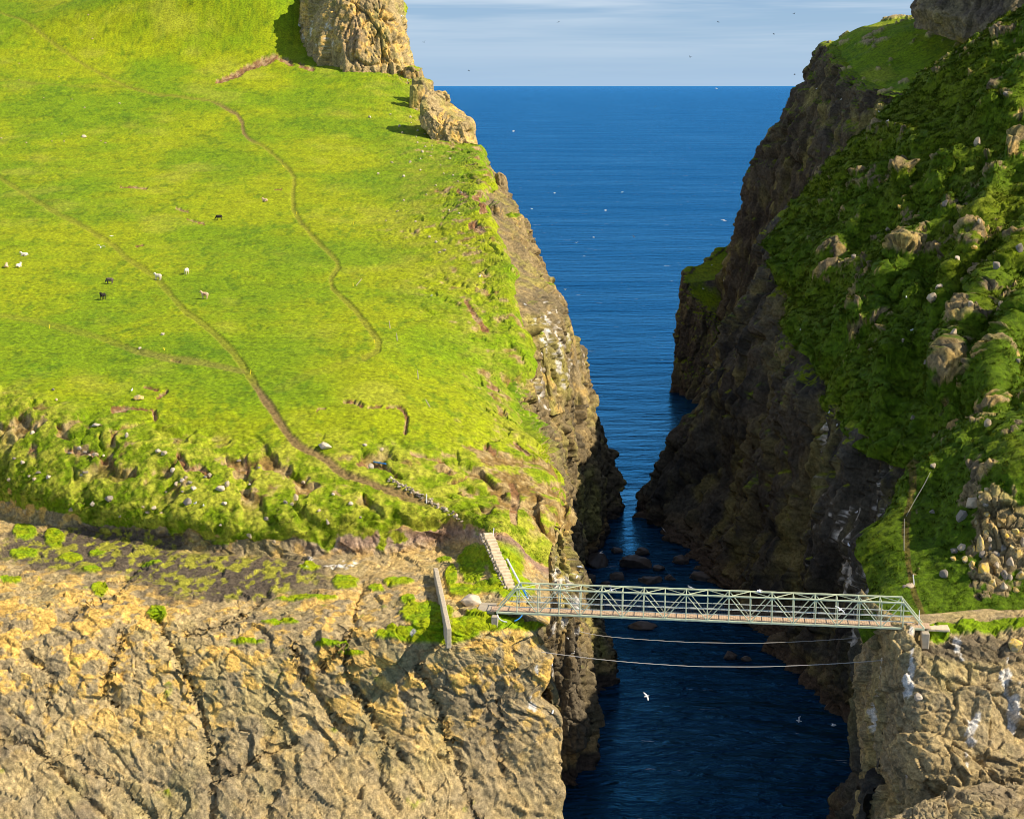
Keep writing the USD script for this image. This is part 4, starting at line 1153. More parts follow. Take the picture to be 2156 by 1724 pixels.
NAMED = [
    (687, 939, 29, 22, M_STONE_P, 'large pale boulder beside the lower footpath'),
    (290, 838, 25, 15, M_LICHEN, 'orange-topped boulder lying below a small turf scar on the left hillside'),
    (204, 897, 19, 12, M_STONE_P, 'pale flat boulder left of the long brown turf scar'),
    (264, 917, 8, 17, M_STONE_P, 'upright narrow pale stone above a dark gully in the turf'),
    (460, 1029, 24, 16, M_STONE_P, 'broad pale boulder in the turf bank with a smaller one touching it'),
    (479, 1019, 13, 17, M_STONE_T, 'smaller stone leaning against the broad pale boulder in the turf bank'),
    (197, 1063, 16, 13, M_STONE_P, 'square pale boulder in the left part of the turf bank'),
    (231, 1046, 24, 20, M_STONE_D, 'dark grey boulder just right of the square pale one'),
    (621, 1047, 14, 20, M_STONE_T, 'tall tan stone in the turf bank below the footpath'),
    (528, 1125, 19, 18, M_STONE_T, 'grey stone at the lower edge of the turf bank'),
    (391, 1057, 22, 20, M_STONE_D, 'dark boulder in the middle of the turf bank'),
    (104, 1002, 15, 12, M_STONE_P, 'whitish boulder beside a brown gully at the far left'),
    (768, 937, 11, 8, M_STONE_P, 'small pale stone right of the large pale boulder'),
    (801, 945, 12, 12, M_STONE_T, 'tan stone above the blue pole'),
    (297, 732, 9, 8, M_STONE_P, 'small pale stone beside the left footpath'),
    (344, 702, 10, 8, M_STONE_P, 'pale stone in open grass right of the left footpath'),
    (878, 229, 11, 10, M_STONE_T, 'round tan boulder left of the small rock stack'),
    (179, 288, 13, 9, M_STONE_P, 'largest stone of the upper left slope'),
    (2135, 1357, 40, 36, M_LICHEN, 'big round yellow boulder at the right edge of the picture'),
    (1933, 1470, 23, 26, M_STONE_P, 'pale boulder wedged in the white streaked rock face'),
    (2047, 1060, 34, 32, M_STONE_T, 'large grey-green boulder left of the yellow rocks'),
    (2026, 1085, 28, 32, M_STONE_D, 'darker boulder leaning against the large grey-green one'),
    (1964, 1078, 14, 14, M_STONE_D, 'small block beside the earth footpath on the right'),
    (1964, 625, 26, 32, M_STONE_T, 'tall boulder half in shade on the right hillside'),
    (1981, 608, 20, 18, M_STONE_P, 'pale boulder above the tall one on the right hillside'),
    (990, 1262, 52, 38, M_STONE_P, 'rough rubble mound left of the bridge abutment'),
    (2052, 518, 14, 12, M_LICHEN, 'bright orange stone catching the sun on the right hillside'),
    (2012, 545, 18, 16, M_STONE_P, 'light stone in a sunlit patch of the right hillside'),
]
for a in NAMED:
    stone(*a, sub=3 if a[2] > 22 else 2)

# standing lichen stones of the outcrop right of the bridge
LS = [(1170, 930, 66, 200), (1220, 560, 46, 56), (1175, 600, 40, 44), (1220, 670, 46, 46), (1228, 740, 52, 44), (1220, 860, 44, 60), (1252, 905, 36, 60), (1242, 965, 34, 70), (1205, 1110, 96, 120), (1275, 1205, 62, 96), (1335, 1240, 50, 70), (1342, 1152, 60, 90), (1425, 1250, 52, 70),
      (1452, 1150, 70, 120), (1470, 920, 52, 100), (1284, 1010, 66, 60), (1125, 1075, 46, 80), (1070, 1045, 48, 80), (1390, 1060, 60, 90), (1330, 960, 50, 80), (1420, 850, 50, 80), (1360, 870, 46, 70), (1380, 1170, 44, 70), (920, 1150, 70, 90), (992, 1045, 50, 50), (975, 1422, 36, 30), (690, 1232, 56, 46), (650, 1243, 40, 30),
      (1440, 1010, 60, 80), (1310, 800, 40, 60), (1300, 1090, 44, 60), (1180, 1010, 50, 80), (1400, 960, 40, 60), (1130, 960, 40, 90), (1050, 960, 60, 70), (1000, 980, 60, 70), (1150, 780, 40, 60)]
for k, (zx, zy, w, h) in enumerate(LS):
    stone(1708.5 + zx * .30278, 857.6 + zy * .30278, w * .33, h * .31, (M_LICHEN, M_LICHEN, M_STONE_T, M_STONE_D)[k % 4], 'yellow lichen-covered stone standing in the outcrop right of the bridge', 'lichen stones of the outcrop right of the bridge', deep=1.1, sink=.42)

# white stones strewn over the slope by the small stack
WS = [(598, 870), (650, 818), (683, 953), (803, 962), (628, 918), (698, 908), (680, 885), (640, 893), (605, 790), (595, 830), (510, 805), (498, 765), (570, 745), (548, 715), (427, 693), (305, 710), (440, 988), (620, 963), (738, 1005), (755, 1060), (820, 1060), (843, 1105), (515, 1068), (355, 1058), (523, 1215),
      (470, 1290), (410, 1345), (682, 1440), (712, 1470), (735, 1535), (760, 1525), (592, 1338), (610, 1030), (790, 1275), (850, 1300), (870, 1165), (560, 980), (660, 1180), (710, 1130)]
rng = np.random.default_rng(12)
for x, y in WS:
    w = rng.uniform(3.5, 7.5)
    stone(671.2 + x * .34606, y * .34606, w, w * rng.uniform(.6, 1.2), M_STONE_P, 'small white stone on the grass slope below the rock stack', 'white stones strewn below the rock stack', name='stone', sub=1)
for x, y in [(115, 385), (118, 490), (350, 468), (508, 662), (315, 860), (12, 843), (372, 808), (535, 90), (562, 230), (645, 870), (395, 862), (605, 855), (443, 600), (730, 625), (260, 600), (165, 875)]:
    w = rng.uniform(3.0, 6.5)
    stone(x * .34606, y * .34606, w, w * .7, M_STONE_P, 'small pale stone dotting the upper left grass slope', 'pale stones on the upper left slope', name='stone', sub=1)
# stones showing in the turf bank
BK = [(391, 1004), (380, 1012), (400, 1015), (372, 1020), (410, 1028), (385, 1033), (352, 1035), (365, 990), (430, 1005), (442, 1000), (168, 942), (180, 950), (200, 955), (215, 960), (150, 955), (190, 958), (172, 998), (181, 993), (300, 1066), (322, 1071), (310, 1078), (340, 1080), (62, 1000), (80, 995), (70, 1010),
      (48, 972), (30, 965), (345, 955), (335, 950), (600, 1058), (612, 1060), (465, 1105), (110, 820), (116, 841), (64, 910), (500, 970), (640, 1010), (700, 1040), (560, 1090), (670, 1075), (740, 1060), (760, 1090), (580, 1140), (470, 1060), (250, 1085), (150, 1070), (525, 1020), (548, 985), (20, 1010), (690, 1100)]
for k, (x, y) in enumerate(BK):
    w = rng.uniform(8, 17)
    stone(x, y, w, w * rng.uniform(.7, 1.0), (M_STONE_T, M_STONE_P, M_STONE_D)[k % 3], 'small stone bedded in the hummocky turf bank', 'stones bedded in the turf bank', name='stone', sub=1)
RS = [(1480, 640), (1560, 690), (1900, 715), (1930, 560), (1990, 430), (1880, 800), (2060, 470), (2090, 720), (1800, 540), (1850, 640), (2110, 640), (2130, 420), (1950, 760), (1990, 840), (2080, 890), (2120, 820), (1920, 880), (1890, 930), (2005, 700), (2040, 760), (2100, 560), (1975, 350), (2060, 300), (2020, 250), (2120, 200), (1950, 470), (1870, 480), (1760, 600), (2140, 760), (2030, 900), (1965, 980), (2005, 960), (2150, 520), (2070, 820), (2045, 640), (1905, 600)]
for k, (x, y) in enumerate(RS[2::2]):
    w = rng.uniform(9, 19)
    stone(x, y, w, w * rng.uniform(.8, 1.5), (M_STONE_T, M_STONE_D)[k % 2], 'angular stone jutting from the shaded right hillside', 'stones jutting from the right hillside', name='boulder', sub=2)

# rocks in the gorge water
SR = [(1260, 1178, 60, 40, 'round dark rock in the gorge water close to the left cliff'), (1336, 1180, 86, 42, 'largest dark rock in the gorge water'), (1300, 1212, 36, 22, 'small dark rock in front of the two big ones in the gorge'), (1373, 1218, 64, 20, 'long low dark rock at the right of the gorge rocks'),
      (1384, 1194, 34, 18, 'dark rock touching the right side of the largest gorge rock'), (1244, 1216, 24, 28, 'dark rock against the foot of the left cliff'), (1353, 1312, 66, 24, 'dark pointed rock in the water under the footbridge'), (1536, 1378, 34, 22, 'low rock in the shaded water right of the bridge middle'),
      (1430, 1176, 50, 26, 'dark rock at the foot of the right cliff beyond the bridge'), (1480, 1210, 60, 26, 'broad dark rock in shade below the right cliff'), (1570, 1385, 24, 14, 'little dark rock beside the low one in shaded water'), (1298, 1156, 30, 18, 'small dark rock between the two biggest gorge rocks'), (1410, 1214, 30, 16, 'small rock right of the long low gorge rock'), (1228, 1150, 30, 22, 'rock at the left edge of the gorge rocks'), (1275, 1226, 22, 12, 'low rock nearest the bridge among the gorge rocks'), (1350, 1160, 40, 20, 'rock behind the largest gorge rock')]
for px_, py_, w, h, lab in SR:
    y = aty(py_ + h * .3, 0.0)
    g = atz(px_, 0, y)
    s = project(g)[2] / FPX
    m = stone_mesh(int(px_ + py_), w * s, w * s * .8, h * s * 1.15, 3, 14, .2)
    path = numbered('/World', 'sea_rock')
    o = usdkit.mesh(stage, path, m, M_STONE_W, smooth=35)
    o.AddTranslateOp().Set((float(g[0]), float(g[1]), float(h * s * .1)))
    tag(o, lab, 'rock')

# ------------------------------------------------------------------ stone steps, dry stone wall, posts, poles
s0, s1, NS = np.array([-.05, 130.6, 25.25]), np.array([-2.15, 136.9, 28.1]), 18
run = s1 - s0
yaw = math.atan2(run[1], run[0]) - math.pi / 2
steps = thing('stone_steps', 'flight of pale stone steps climbing the turf to the left of the bridge', 'steps', s0, yaw)
Rm = np.array([[math.cos(-yaw), -math.sin(-yaw)], [math.sin(-yaw), math.cos(-yaw)]])
rng = np.random.default_rng(3)
for k in range(NS):
    p = run * (k / (NS - 1))
    q = np.array([*(Rm @ p[:2]), p[2]])
    m = box(rng.uniform(.80, .95), .40, .34, (q[0] + rng.uniform(-.05, .05), q[1], q[2] + .02), .05).subdivide()
    m.vertices += .03 * np.stack([nz(m.vertices * 3 + 5 * j + k, 3) for j in range(3)], 1)
    obj('step', m, M_STEP, steps)
    if k % 1 == 0:
        m = stone_mesh(500 + k, .30, .34, .34, 1)
        m.apply_translation(q + np.array([-.62 + rng.uniform(-.05, .05), .05, .06]))
        obj('side_stone', m, M_STONE_D if k % 3 else M_STONE_P, steps)

wpts = [(816, 1011), (840, 1022), (865, 1034), (890, 1046), (915, 1061), (940, 1076), (972, 1096)]
g = [ground(*q) for q in wpts]
dw = thing('dry_stone_wall', 'low tumbled dry stone wall of grey stones beside the footpath', 'stone wall', g[0])
seg = PchipInterpolator(np.arange(len(g)), np.array(g), axis=0)
for k in range(54):
    u = k / 53 * (len(g) - 1)
    for lev in range(2 if k % 3 else 1):
        m = stone_mesh(900 + k * 2 + lev, rng.uniform(.25, .48), rng.uniform(.25, .4), rng.uniform(.18, .3), 1, 12)
        m.apply_transform(trimesh.transformations.rotation_matrix(rng.uniform(0, 3), [0, 0, 1]))
        m.apply_translation(seg(u) - g[0] + np.array([rng.uniform(-.3, .3), rng.uniform(-.3, .3), .06 + .2 * lev]))
        obj('stone', m, (M_STONE_T, M_STONE_T, M_STONE_D, M_STONE_P)[(k + lev) % 4], dw)


def post(px, py0, py1, label, mat=M_WOOD, r=.055, group=None, px1=None, name='fence_post'):
    """Stake with its foot at (px, py1) and its head at (px1, py0)."""
    g = ground(px, py1)
    top = at(px if px1 is None else px1, py0, g[1])
    m = cat_([tube(g - np.array([0, 0, .3]) - g, top - g, r * 1.1, 7, r * .85), tube(top - g, top - g + np.array([0, 0, r * .8]), r * .85, 7, r * .3)])
    o = usdkit.mesh(stage, numbered('/World', name), m, mat)
    o.AddTranslateOp().Set(tuple(map(float, g)))
    tag(o, label, 'post', group)


post(819.3, 676, 691, 'thin grey post standing alone right of the bend in the upper path')
post(834.5, 702, 718, 'second thin post just below the bend of the upper path')
post(878.8, 780, 799, 'thin post in open grass left of the cliff edge')
post(905, 841, 857, 'leaning thin post right of the curved turf scar', px1=896)
post(898, 1040, 1059, 'pale post beside the dry stone wall', M_WHITE)
post(959, 1080, 1091, 'short brown post at the lower end of the dry stone wall', M_BROWNWOOD, .08)
post(1039.5, 1112, 1131, 'pale post above the top of the stone steps', M_WHITE)
post(1904, 1092, 1160, 'tall thin pole beside the right-hand footpath', M_WOOD, .03)
post(1922.6, 1210, 1231, 'short pale post above the right end of the footbridge', M_WHITE, .05)
post(1936, 1285, 1320, 'pale post at the right end of the footbridge', M_WHITE, .04)
for px_, py_ in [(1525 * .34606, 559.3 + 650 * .34606), (995 * .34606, 559.3 + 513 * .34606), (302 * .34606, 559.3 + 375 * .34606), (743, 601), (745, 471), (595, 353), (625, 451), (788, 720)]:
    post(px_, py_ - 4.5, py_ + 1, 'short yellow marker stake beside a hillside path', plain('yellow_paint', (.75, .62, .03), .6, .1) if not stage.GetPrimAtPath('/World/Looks/yellow_paint') else UsdShade.Material.Get(stage, '/World/Looks/yellow_paint'), .07, 'yellow path markers on the hillside', name='path_marker')


def pole(name, label, cat, a, b, r, mat, mat2=None):
    t = thing(name, label, cat, a)
    d = b - a
    if mat2 is None:
        obj('shaft', tube(a - a, d, r), mat, t)
    else:
        obj('shaft', tube(a - a, d * .62, r), mat, t); obj('lower_shaft', tube(d * .62, d, r * .9), mat2, t)
    for e in (np.zeros(3), d):
        obj('end_cap', trimesh.creation.cylinder(radius=r * 1.15, height=r * 1.2, sections=8, transform=trimesh.transformations.translation_matrix(e)), mat, t)
    return t


g0 = ground(1067, 1182)
pole('leaning_pole', 'thick white pole leaning along the steps towards the bridge corner', 'pole', g0 + np.array([0, 0, .25]), at(1111, 1259, 128.2), .085, M_WHITE, M_BLUE)
ga = ground(787, 976)
pole('blue_pole', 'short bright blue pole lying in the turf by a round stone', 'pole', ga + np.array([0, 0, .12]), ground(810, 983) + np.array([0, 0, .18]), .07, M_BLUE)
gs = ground(782, 985)
o = usdkit.mesh(stage, numbered('/World', 'boulder'), stone_mesh(77, .62, .5, .62, 3, 26, .02), M_STONE_P, smooth=40)
o.AddTranslateOp().Set(tuple(map(float, gs + np.array([0, 0, .18]))))
tag(o, 'round pale stone like a disc at the end of the blue pole', 'boulder')
ga, gb = ground(747, 603), ground(763, 591)
pole('stick', 'thin pale stick lying on the grass right of the upper path', 'stick', ga + np.array([0, 0, .1]), gb + np.array([0, 0, .1]), .04, M_WOOD)


def cable(name, label, pts, r, mat, cat='cable'):
    pts = np.array(pts, float)
    cu = PchipInterpolator(np.arange(len(pts)), pts, axis=0)(np.linspace(0, len(pts) - 1, 60))
    a = cu[0]
    m = cat_([tube(cu[i] - a, cu[i + 1] - a, r, 6) for i in range(len(cu) - 1)])
    o = usdkit.mesh(stage, numbered('/World', name), m, mat)
    o.AddTranslateOp().Set(tuple(map(float, a)))
    tag(o, label, cat)


cable('cable', 'upper of two thin cables slung across the gorge below the footbridge', [at(x, y, 133) for x, y in ((1215, 1326), (1260, 1337), (1370, 1347), (1491, 1352.6), (1584, 1353.4), (1688, 1350), (1770, 1345), (1862, 1338))], .022, M_CABLE)
cable('cable', 'lower of two thin cables slung across the gorge below the footbridge', [at(x, y, 122.3) for x, y in ((1140, 1372), (1200, 1380), (1261, 1387.4), (1370, 1397), (1491, 1403), (1584, 1403.5), (1714, 1399), (1800, 1394), (1866, 1388.5))], .026, M_CABLE)
z4 = lambda x, y, d=124.0: at(880 + x * .14709, 1103.7 + y * .14709, d)
cable('hose', 'white and looping hose hanging under the left end of the footbridge', [z4(1135, 1290), z4(1150, 1330, 123.8), z4(1200, 1375, 123.6), z4(1275, 1397, 123.5)], .05, M_WHITE, 'hose')
cable('hose', 'blue hose end hanging under the left part of the footbridge', [z4(1380, 1382, 123.6), z4(1440, 1352, 123.8), z4(1490, 1300, 124.4)], .045, M_BLUE, 'hose')
cable('fence_wire', 'thin wire running up from the tall pole along the right-hand cliff edge', [ground(1904, 1093) + np.array([0, -.3, .3]), *[ground(x, y) + np.array([0, -.2, .7]) for x, y in ((1925, 1065), (1945, 1035))], ground(1960, 1006) + np.array([0, -.2, .6])], .012, M_CABLE, 'wire')

# ------------------------------------------------------------------ sheep


def hull(*balls):
    out = []
    for (x, y, z, r) in balls:
        out.append(m3.Manifold.sphere(r, 14).translate((x, y, z)))
    return m3.Manifold.batch_hull(out)


def sheep_mesh(pose):
    """Faroese sheep facing +x, feet at z = 0."""
    dz = -.34 if pose == 'lying' else 0
    parts = [hull((-.34, 0, .66 + dz, .22), (-.05, 0, .64 + dz, .25), (.26, 0, .68 + dz, .21))]
    if pose == 'grazing':
        parts += [hull((.36, 0, .70, .14), (.58, 0, .42, .09)), hull((.58, 0, .40, .085), (.68, 0, .20, .05))]
        hx, hz = .60, .42
    else:
        parts += [hull((.34, 0, .76 + dz, .15), (.50, 0, .96 + dz, .10)), hull((.52, 0, .97 + dz, .095), (.70, 0, .88 + dz, .055))]
        hx, hz = .50, 1.0 + dz
    for s in (-1, 1):
        parts.append(hull((hx, s * .09, hz + .02, .03), (hx - .05, s * .19, hz - .01, .02)))
        if pose == 'lying':
            parts.append(hull((.26, s * .17, .16, .08), (.48, s * .14, .06, .05)))
            parts.append(hull((-.30, s * .20, .16, .11), (-.05, s * .24, .06, .05)))
        else:
            parts += [hull((.28, s * .12, .52, .085), (.29, s * .12, .26, .045)), hull((.29, s * .12, .26, .042), (.28, s * .12, .03, .035))]
            parts += [hull((-.36, s * .12, .56, .11), (-.40, s * .12, .32, .05)), hull((-.40, s * .12, .32, .046), (-.36, s * .12, .03, .035))]
    parts.append(hull((-.52, 0, .70 + dz, .06), (-.60, 0, .56 + dz, .04)))
    m = m3.Manifold.batch_boolean(parts, m3.OpType.Add).refine_to_length(.06)
    mm = m.to_mesh()
    t = trimesh.Trimesh(mm.vert_properties[:, :3], mm.tri_verts)
    trimesh.smoothing.filter_taubin(t, iterations=8)
    t.vertices += t.vertex_normals * (.018 * nz(t.vertices * 16, 3))[:, None] * (t.vertices[:, 2:3] > .35 + dz)
    return t


SHEEP_M = {k: sheep_mesh(k) for k in ('standing', 'grazing', 'lying')}
SHEEP = [(53, 538, 'lying', 180, M_WOOL, 'white sheep lying above two others at the far left'), (16, 565, 'lying', 100, M_WOOLT, 'tan sheep lying at the left edge of the picture'), (40, 565, 'lying', 70, M_WOOL, 'cream sheep lying just right of the tan one'),
         (230, 597, 'grazing', 170, M_WOOLG, 'grey-brown sheep grazing left of the lower footpath'), (219, 633, 'standing', 250, M_WOOLB, 'black sheep standing below the grey-brown one'), (332, 590, 'standing', 160, M_WOOL, 'white sheep standing on the lower footpath'),
         (392, 578, 'grazing', 80, M_WOOL, 'white sheep right of the footpath with its back turned'), (433, 630, 'standing', 165, M_WOOLT, 'pale sheep with a dark brown flank right of the footpath'), (463, 463, 'grazing', 200, M_WOOLB, 'black sheep alone in the middle of the hillside'), (558, 425, 'lying', 150, M_WOOLT, 'pinkish sheep lying left of the upper footpath')]
for px_, py_, pose, yaw_, mat, lab in SHEEP:
    g = ground(px_, py_)
    k = thing('sheep', lab, 'sheep', g + np.array([0, 0, -.02]), math.radians(yaw_))
    k.AddScaleOp().Set((.98, .98, .98))
    body = obj('body', SHEEP_M[pose], mat, k, smooth=True)
    if 'dark brown' in lab:
        for s in (-1, 1):
            m = hull((-.02, s * .19, .66, .115), (-.16, s * .18, .60, .10)).to_mesh()
            obj('wool_patch', trimesh.Trimesh(m.vert_properties[:, :3], m.tri_verts), M_PATCH, k, smooth=True)

# ------------------------------------------------------------------ birds


ORD = ['first', 'second', 'third', 'fourth', 'fifth', 'sixth', 'seventh', 'eighth', 'ninth', 'tenth', 'eleventh', 'twelfth']


def place_labels(group, base, per=6):
    """Alike things told apart by their place: rows from the top, then from the left."""
    ps = []
    for p in stage.GetPrimAtPath('/World').GetChildren():
        if p.GetCustomDataByKey('group') == group:
            m = UsdGeom.Xformable(p).ComputeLocalToWorldTransform(Usd.TimeCode.Default())
            x, y, _ = project(np.array(m.ExtractTranslation()))
            ps.append((float(y), float(x), p))
    ps.sort(key=lambda q: q[0])
    rows = [ps[i:i + per] for i in range(0, len(ps), per)]
    for i, row in enumerate(rows):
        row.sort(key=lambda q: q[1])
        for j, (_, _, p) in enumerate(row):
            side = f'{ORD[j]} from left' + (f' in the {ORD[i]} row from the top' if len(rows) > 1 else '')
            p.SetCustomDataByKey('label', f'{base}, {side}')


def bird_meshes(lift, sweep, span=1.15):
    body = hull((-.16, 0, 0, .045), (.02, 0, 0, .075), (.16, 0, .02, .055)) + hull((.16, 0, .02, .055), (.24, 0, .03, .04)) + hull((.24, 0, .03, .03), (.33, 0, .015, .010)) + hull((-.16, 0, .0, .035), (-.32, .05, .0, .010), (-.32, -.05, .0, .010))
    b = body.to_mesh()
    out = [trimesh.Trimesh(b.vert_properties[:, :3], b.tri_verts)]
    h = span / 2
    for s in (-1, 1):
        w = hull((.08, s * .04, .03, .02), (-.09, s * .04, .03, .014), (.10, s * h * .45, .03 + lift * .8, .018), (-.06, s * h * .45, .03 + lift * .8, .010))
        w2 = hull((.10, s * h * .45, .03 + lift * .8, .018), (-.06, s * h * .45, .03 + lift * .8, .010), (.0 - sweep, s * h, .03 + lift * .62, .010), (-.05 - sweep, s * h * .9, .03 + lift * .62, .008))
        q = (w + w2).to_mesh()
        out.append(trimesh.Trimesh(q.vert_properties[:, :3], q.tri_verts))
    return out


BM = [bird_meshes(.20, .06), bird_meshes(.05, .14), bird_meshes(-.08, .10), bird_meshes(.34, .10)]


def bird(px_, py_, y, label, group=None, dark=False, k=0, yaw_=None, roll=0.0, size=1.0):
    p = at(px_, py_, y)
    yaw_ = (px_ * 37 % 360) if yaw_ is None else yaw_
    t = thing('gull' if not dark else 'seabird', label, 'bird', p, math.radians(yaw_), group)
    t.AddRotateXOp().Set(float(roll))
    t.AddScaleOp().Set((size,) * 3)
    b, w0, w1_ = BM[k % 4]
    m = M_BIRDD if dark else M_BIRD
    obj('body', b, m, t, smooth=40)
    for w in (w0, w1_):
        obj('wing', w, M_BIRDD if dark else (M_BIRDG if k % 2 else M_BIRD), t, smooth=40)


for k, (x, y, d, lab, yw, rl) in enumerate([
        (1266, 1164, 190, 'white gull flying over the round rock in the gorge', 200, 25), (1221, 1193, 128, 'white gull flying past the left cliff edge above the bridge', 170, 10), (1362, 1465, 140, 'white gull gliding over the open water below the bridge', 30, 35),
        (1682, 1517, 140, 'left one of two white gulls over the black shaded water', 160, -20), (1755, 1527, 142, 'right one of two white gulls over the black shaded water', 190, 15), (1453, 1236, 126, 'white gull just above the top of the footbridge', 130, 30),
        (1397, 1114, 210, 'white gull at the foot of the right cliff beyond the bridge', 110, 50), (1286, 1242, 118, 'white gull in front of the left part of the bridge truss', 110, 40), (1598, 1246, 118, 'grey-white gull skimming the top chord of the bridge', 150, 10), (1769, 1283, 118, 'gull in front of the right part of the bridge truss', 60, 30),
        (235, 497, 190, 'white gull gliding over the lower footpath, the upper of two', 180, 5), (212, 521, 170, 'white gull gliding over the hillside, the lower of two', 100, 15), (846, 35, 260, 'white gull in the sky right of the big crag', 45, 10),
        (1509, 187, 330, 'white gull just below the horizon', 20, 10), (1524, 464, 250, 'white gull over the sea beside the right cliffs', 70, 10)]):
    bird(x, y, d, lab, None, False, k, yw, rl, .82)
for k, (x, y) in enumerate([(1081, 277), (1168, 407), (1275, 443), (1214, 512), (1250, 500), (1120, 440), (1310, 405), (1190, 610)]):
    bird(x, y, 260, 'tiny white gull low over the open sea', 'white gulls over the open sea', False, k, None, 10, .55)
for k, (x, y) in enumerate([(1672, 30), (1512, 47), (1629, 72), (1453, 121), (1673, 158), (1176, 47), (987, 149), (893, 90)]):
    bird(x, y, 270, 'small dark seabird against the pale sky', 'dark seabirds in the sky', True, k, None, 20, .6)
for k, (x, y) in enumerate([(1334, 498), (1379, 225)]):
    bird(x, y, 260, 'small dark seabird over the open sea', 'dark seabirds over the sea', True, k + 1, None, 40, .6)


def sitting(px_, py_, label, group):
    g = ground(px_, py_)
    t = thing('seabird', label, 'bird', g + np.array([0, -.05, .08]), px_ * 1.7, group)
    m = (hull((-.14, 0, .04, .05), (.02, 0, .07, .085), (.10, 0, .10, .06)) + hull((.10, 0, .12, .05), (.13, 0, .22, .045)) + hull((.13, 0, .22, .03), (.20, 0, .21, .010))).to_mesh()
    obj('body', trimesh.Trimesh(m.vert_properties[:, :3], m.tri_verts), M_BIRD, t, smooth=40)
    w = (hull((.06, .07, .10, .02), (-.20, .03, .06, .010)) + hull((.06, -.07, .10, .02), (-.20, -.03, .06, .010))).to_mesh()
    obj('wing', trimesh.Trimesh(w.vert_properties[:, :3], w.tri_verts), M_BIRDG, t, smooth=40)


sitting(410, 1063, 'white seabird sitting in the turf bank, the left of a pair', None)
sitting(428, 1067, 'white seabird sitting in the turf bank, the right of a pair', None)
sitting(278, 824, 'white and grey seabird sitting above the orange-topped boulder', None)
for x, y in [(1013, 586), (1107, 645), (1094, 684), (905, 625), (1190, 1235), (1180, 1275), (1213, 1220), (1172, 1330), (1195, 1345), (1160, 1405), (1205, 1380), (860, 170), (1165, 1500)]:
    sitting(x, y, 'white seabird sitting on a ledge of the left cliff', 'seabirds sitting on the left cliff')
for x, y in [(1918, 700), (1690, 880), (1760, 900), (1908, 632), (1686, 697), (1790, 1150), (1745, 870), (1800, 1080), (1500, 560), (1520, 590), (1480, 610), (1850, 240), (1870, 260), (1770, 210), (1722, 190)]:
    sitting(x, y, 'white seabird sitting on a ledge of the right cliff', 'seabirds sitting on the right cliff')

for grp, base, per in (('lichen stones of the outcrop right of the bridge', 'yellow lichened outcrop stone', 6), ('white stones strewn below the rock stack', 'white stone below the stack', 6), ('pale stones on the upper left slope', 'pale upper slope stone', 6), ('stones bedded in the turf bank', 'stone in the turf bank', 7),
                       ('stones jutting from the right hillside', 'shaded right hillside stone', 6), ('white gulls over the open sea', 'tiny white gull over the sea', 4), ('dark seabirds in the sky', 'dark seabird in the sky', 4), ('dark seabirds over the sea', 'dark seabird over the sea', 4),
                       ('seabirds sitting on the left cliff', 'white seabird on left cliff', 5), ('seabirds sitting on the right cliff', 'white seabird on right cliff', 5), ('yellow path markers on the hillside', 'short yellow path marker stake', 4)):
    place_labels(grp, base, per)

# ------------------------------------------------------------------ grass tufts on the turf bank and along the edges
def tuft_mesh(seed, n=22):
    r = np.random.default_rng(seed)
    v, f = [], []
    for i in range(n):
        a = r.uniform(0, 2 * np.pi); b = r.uniform(.02, .34); L = r.uniform(.08, .17); lean = r.uniform(.15, .75)
        p = np.array([math.cos(a) * b, math.sin(a) * b, -.04]); d = np.array([math.cos(a), math.sin(a), 0]); t = np.array([-math.sin(a), math.cos(a), 0]) * .018
        m = p + d * L * lean * .35 + np.array([0, 0, L * .65]); e = p + d * L * lean + np.array([0, 0, L * (1.0 - .45 * lean)])
        k = len(v)
        v += [p - t, p + t, m + t * .8, m - t * .8, e]
        f += [[k, k + 1, k + 2], [k, k + 2, k + 3], [k + 3, k + 2, k + 4]]
    return np.array(v), np.array(f)


def tuft_mat(name, a, b):
    return usdkit.material(stage, '/World/Looks/' + name, {
        'o': ('object_info', {}), 'geo': ('geometry', {}), 'n': ('noise_texture', {'scale': .9, 'detail': 3.0}),
        'r': ('rgb_ramp', {'ramp': [(.3, a), (.7, b)]}), 'd': ('diffuse_bsdf', {}), 't': ('translucent_bsdf', {}), 'm': ('mix_closure', {'fac': .35}),
    }, [('geo.position', 'n.vector'), ('n.fac', 'r.fac'), ('r.color', 'd.color'), ('r.color', 't.color'), ('d.BSDF', 'm.closure1'), ('t.BSDF', 'm.closure2')], surface='m.closure')


TM = [tuft_mat('tuft_green', (.20, .30, .014), (.34, .40, .02)), tuft_mat('tuft_straw', (.38, .39, .06), (.52, .47, .13)), tuft_mat('tuft_dark', (.11, .22, .014), (.20, .30, .016))]
TD = [tuft_mat('tuft_shade_green', (.06, .115, .006), (.11, .165, .006)), tuft_mat('tuft_shade_straw', (.10, .135, .012), (.15, .165, .02)), tuft_mat('tuft_shade_dark', (.03, .07, .005), (.06, .11, .006))]  # darker copies of the tuft colours, with the right slope's shade painted in


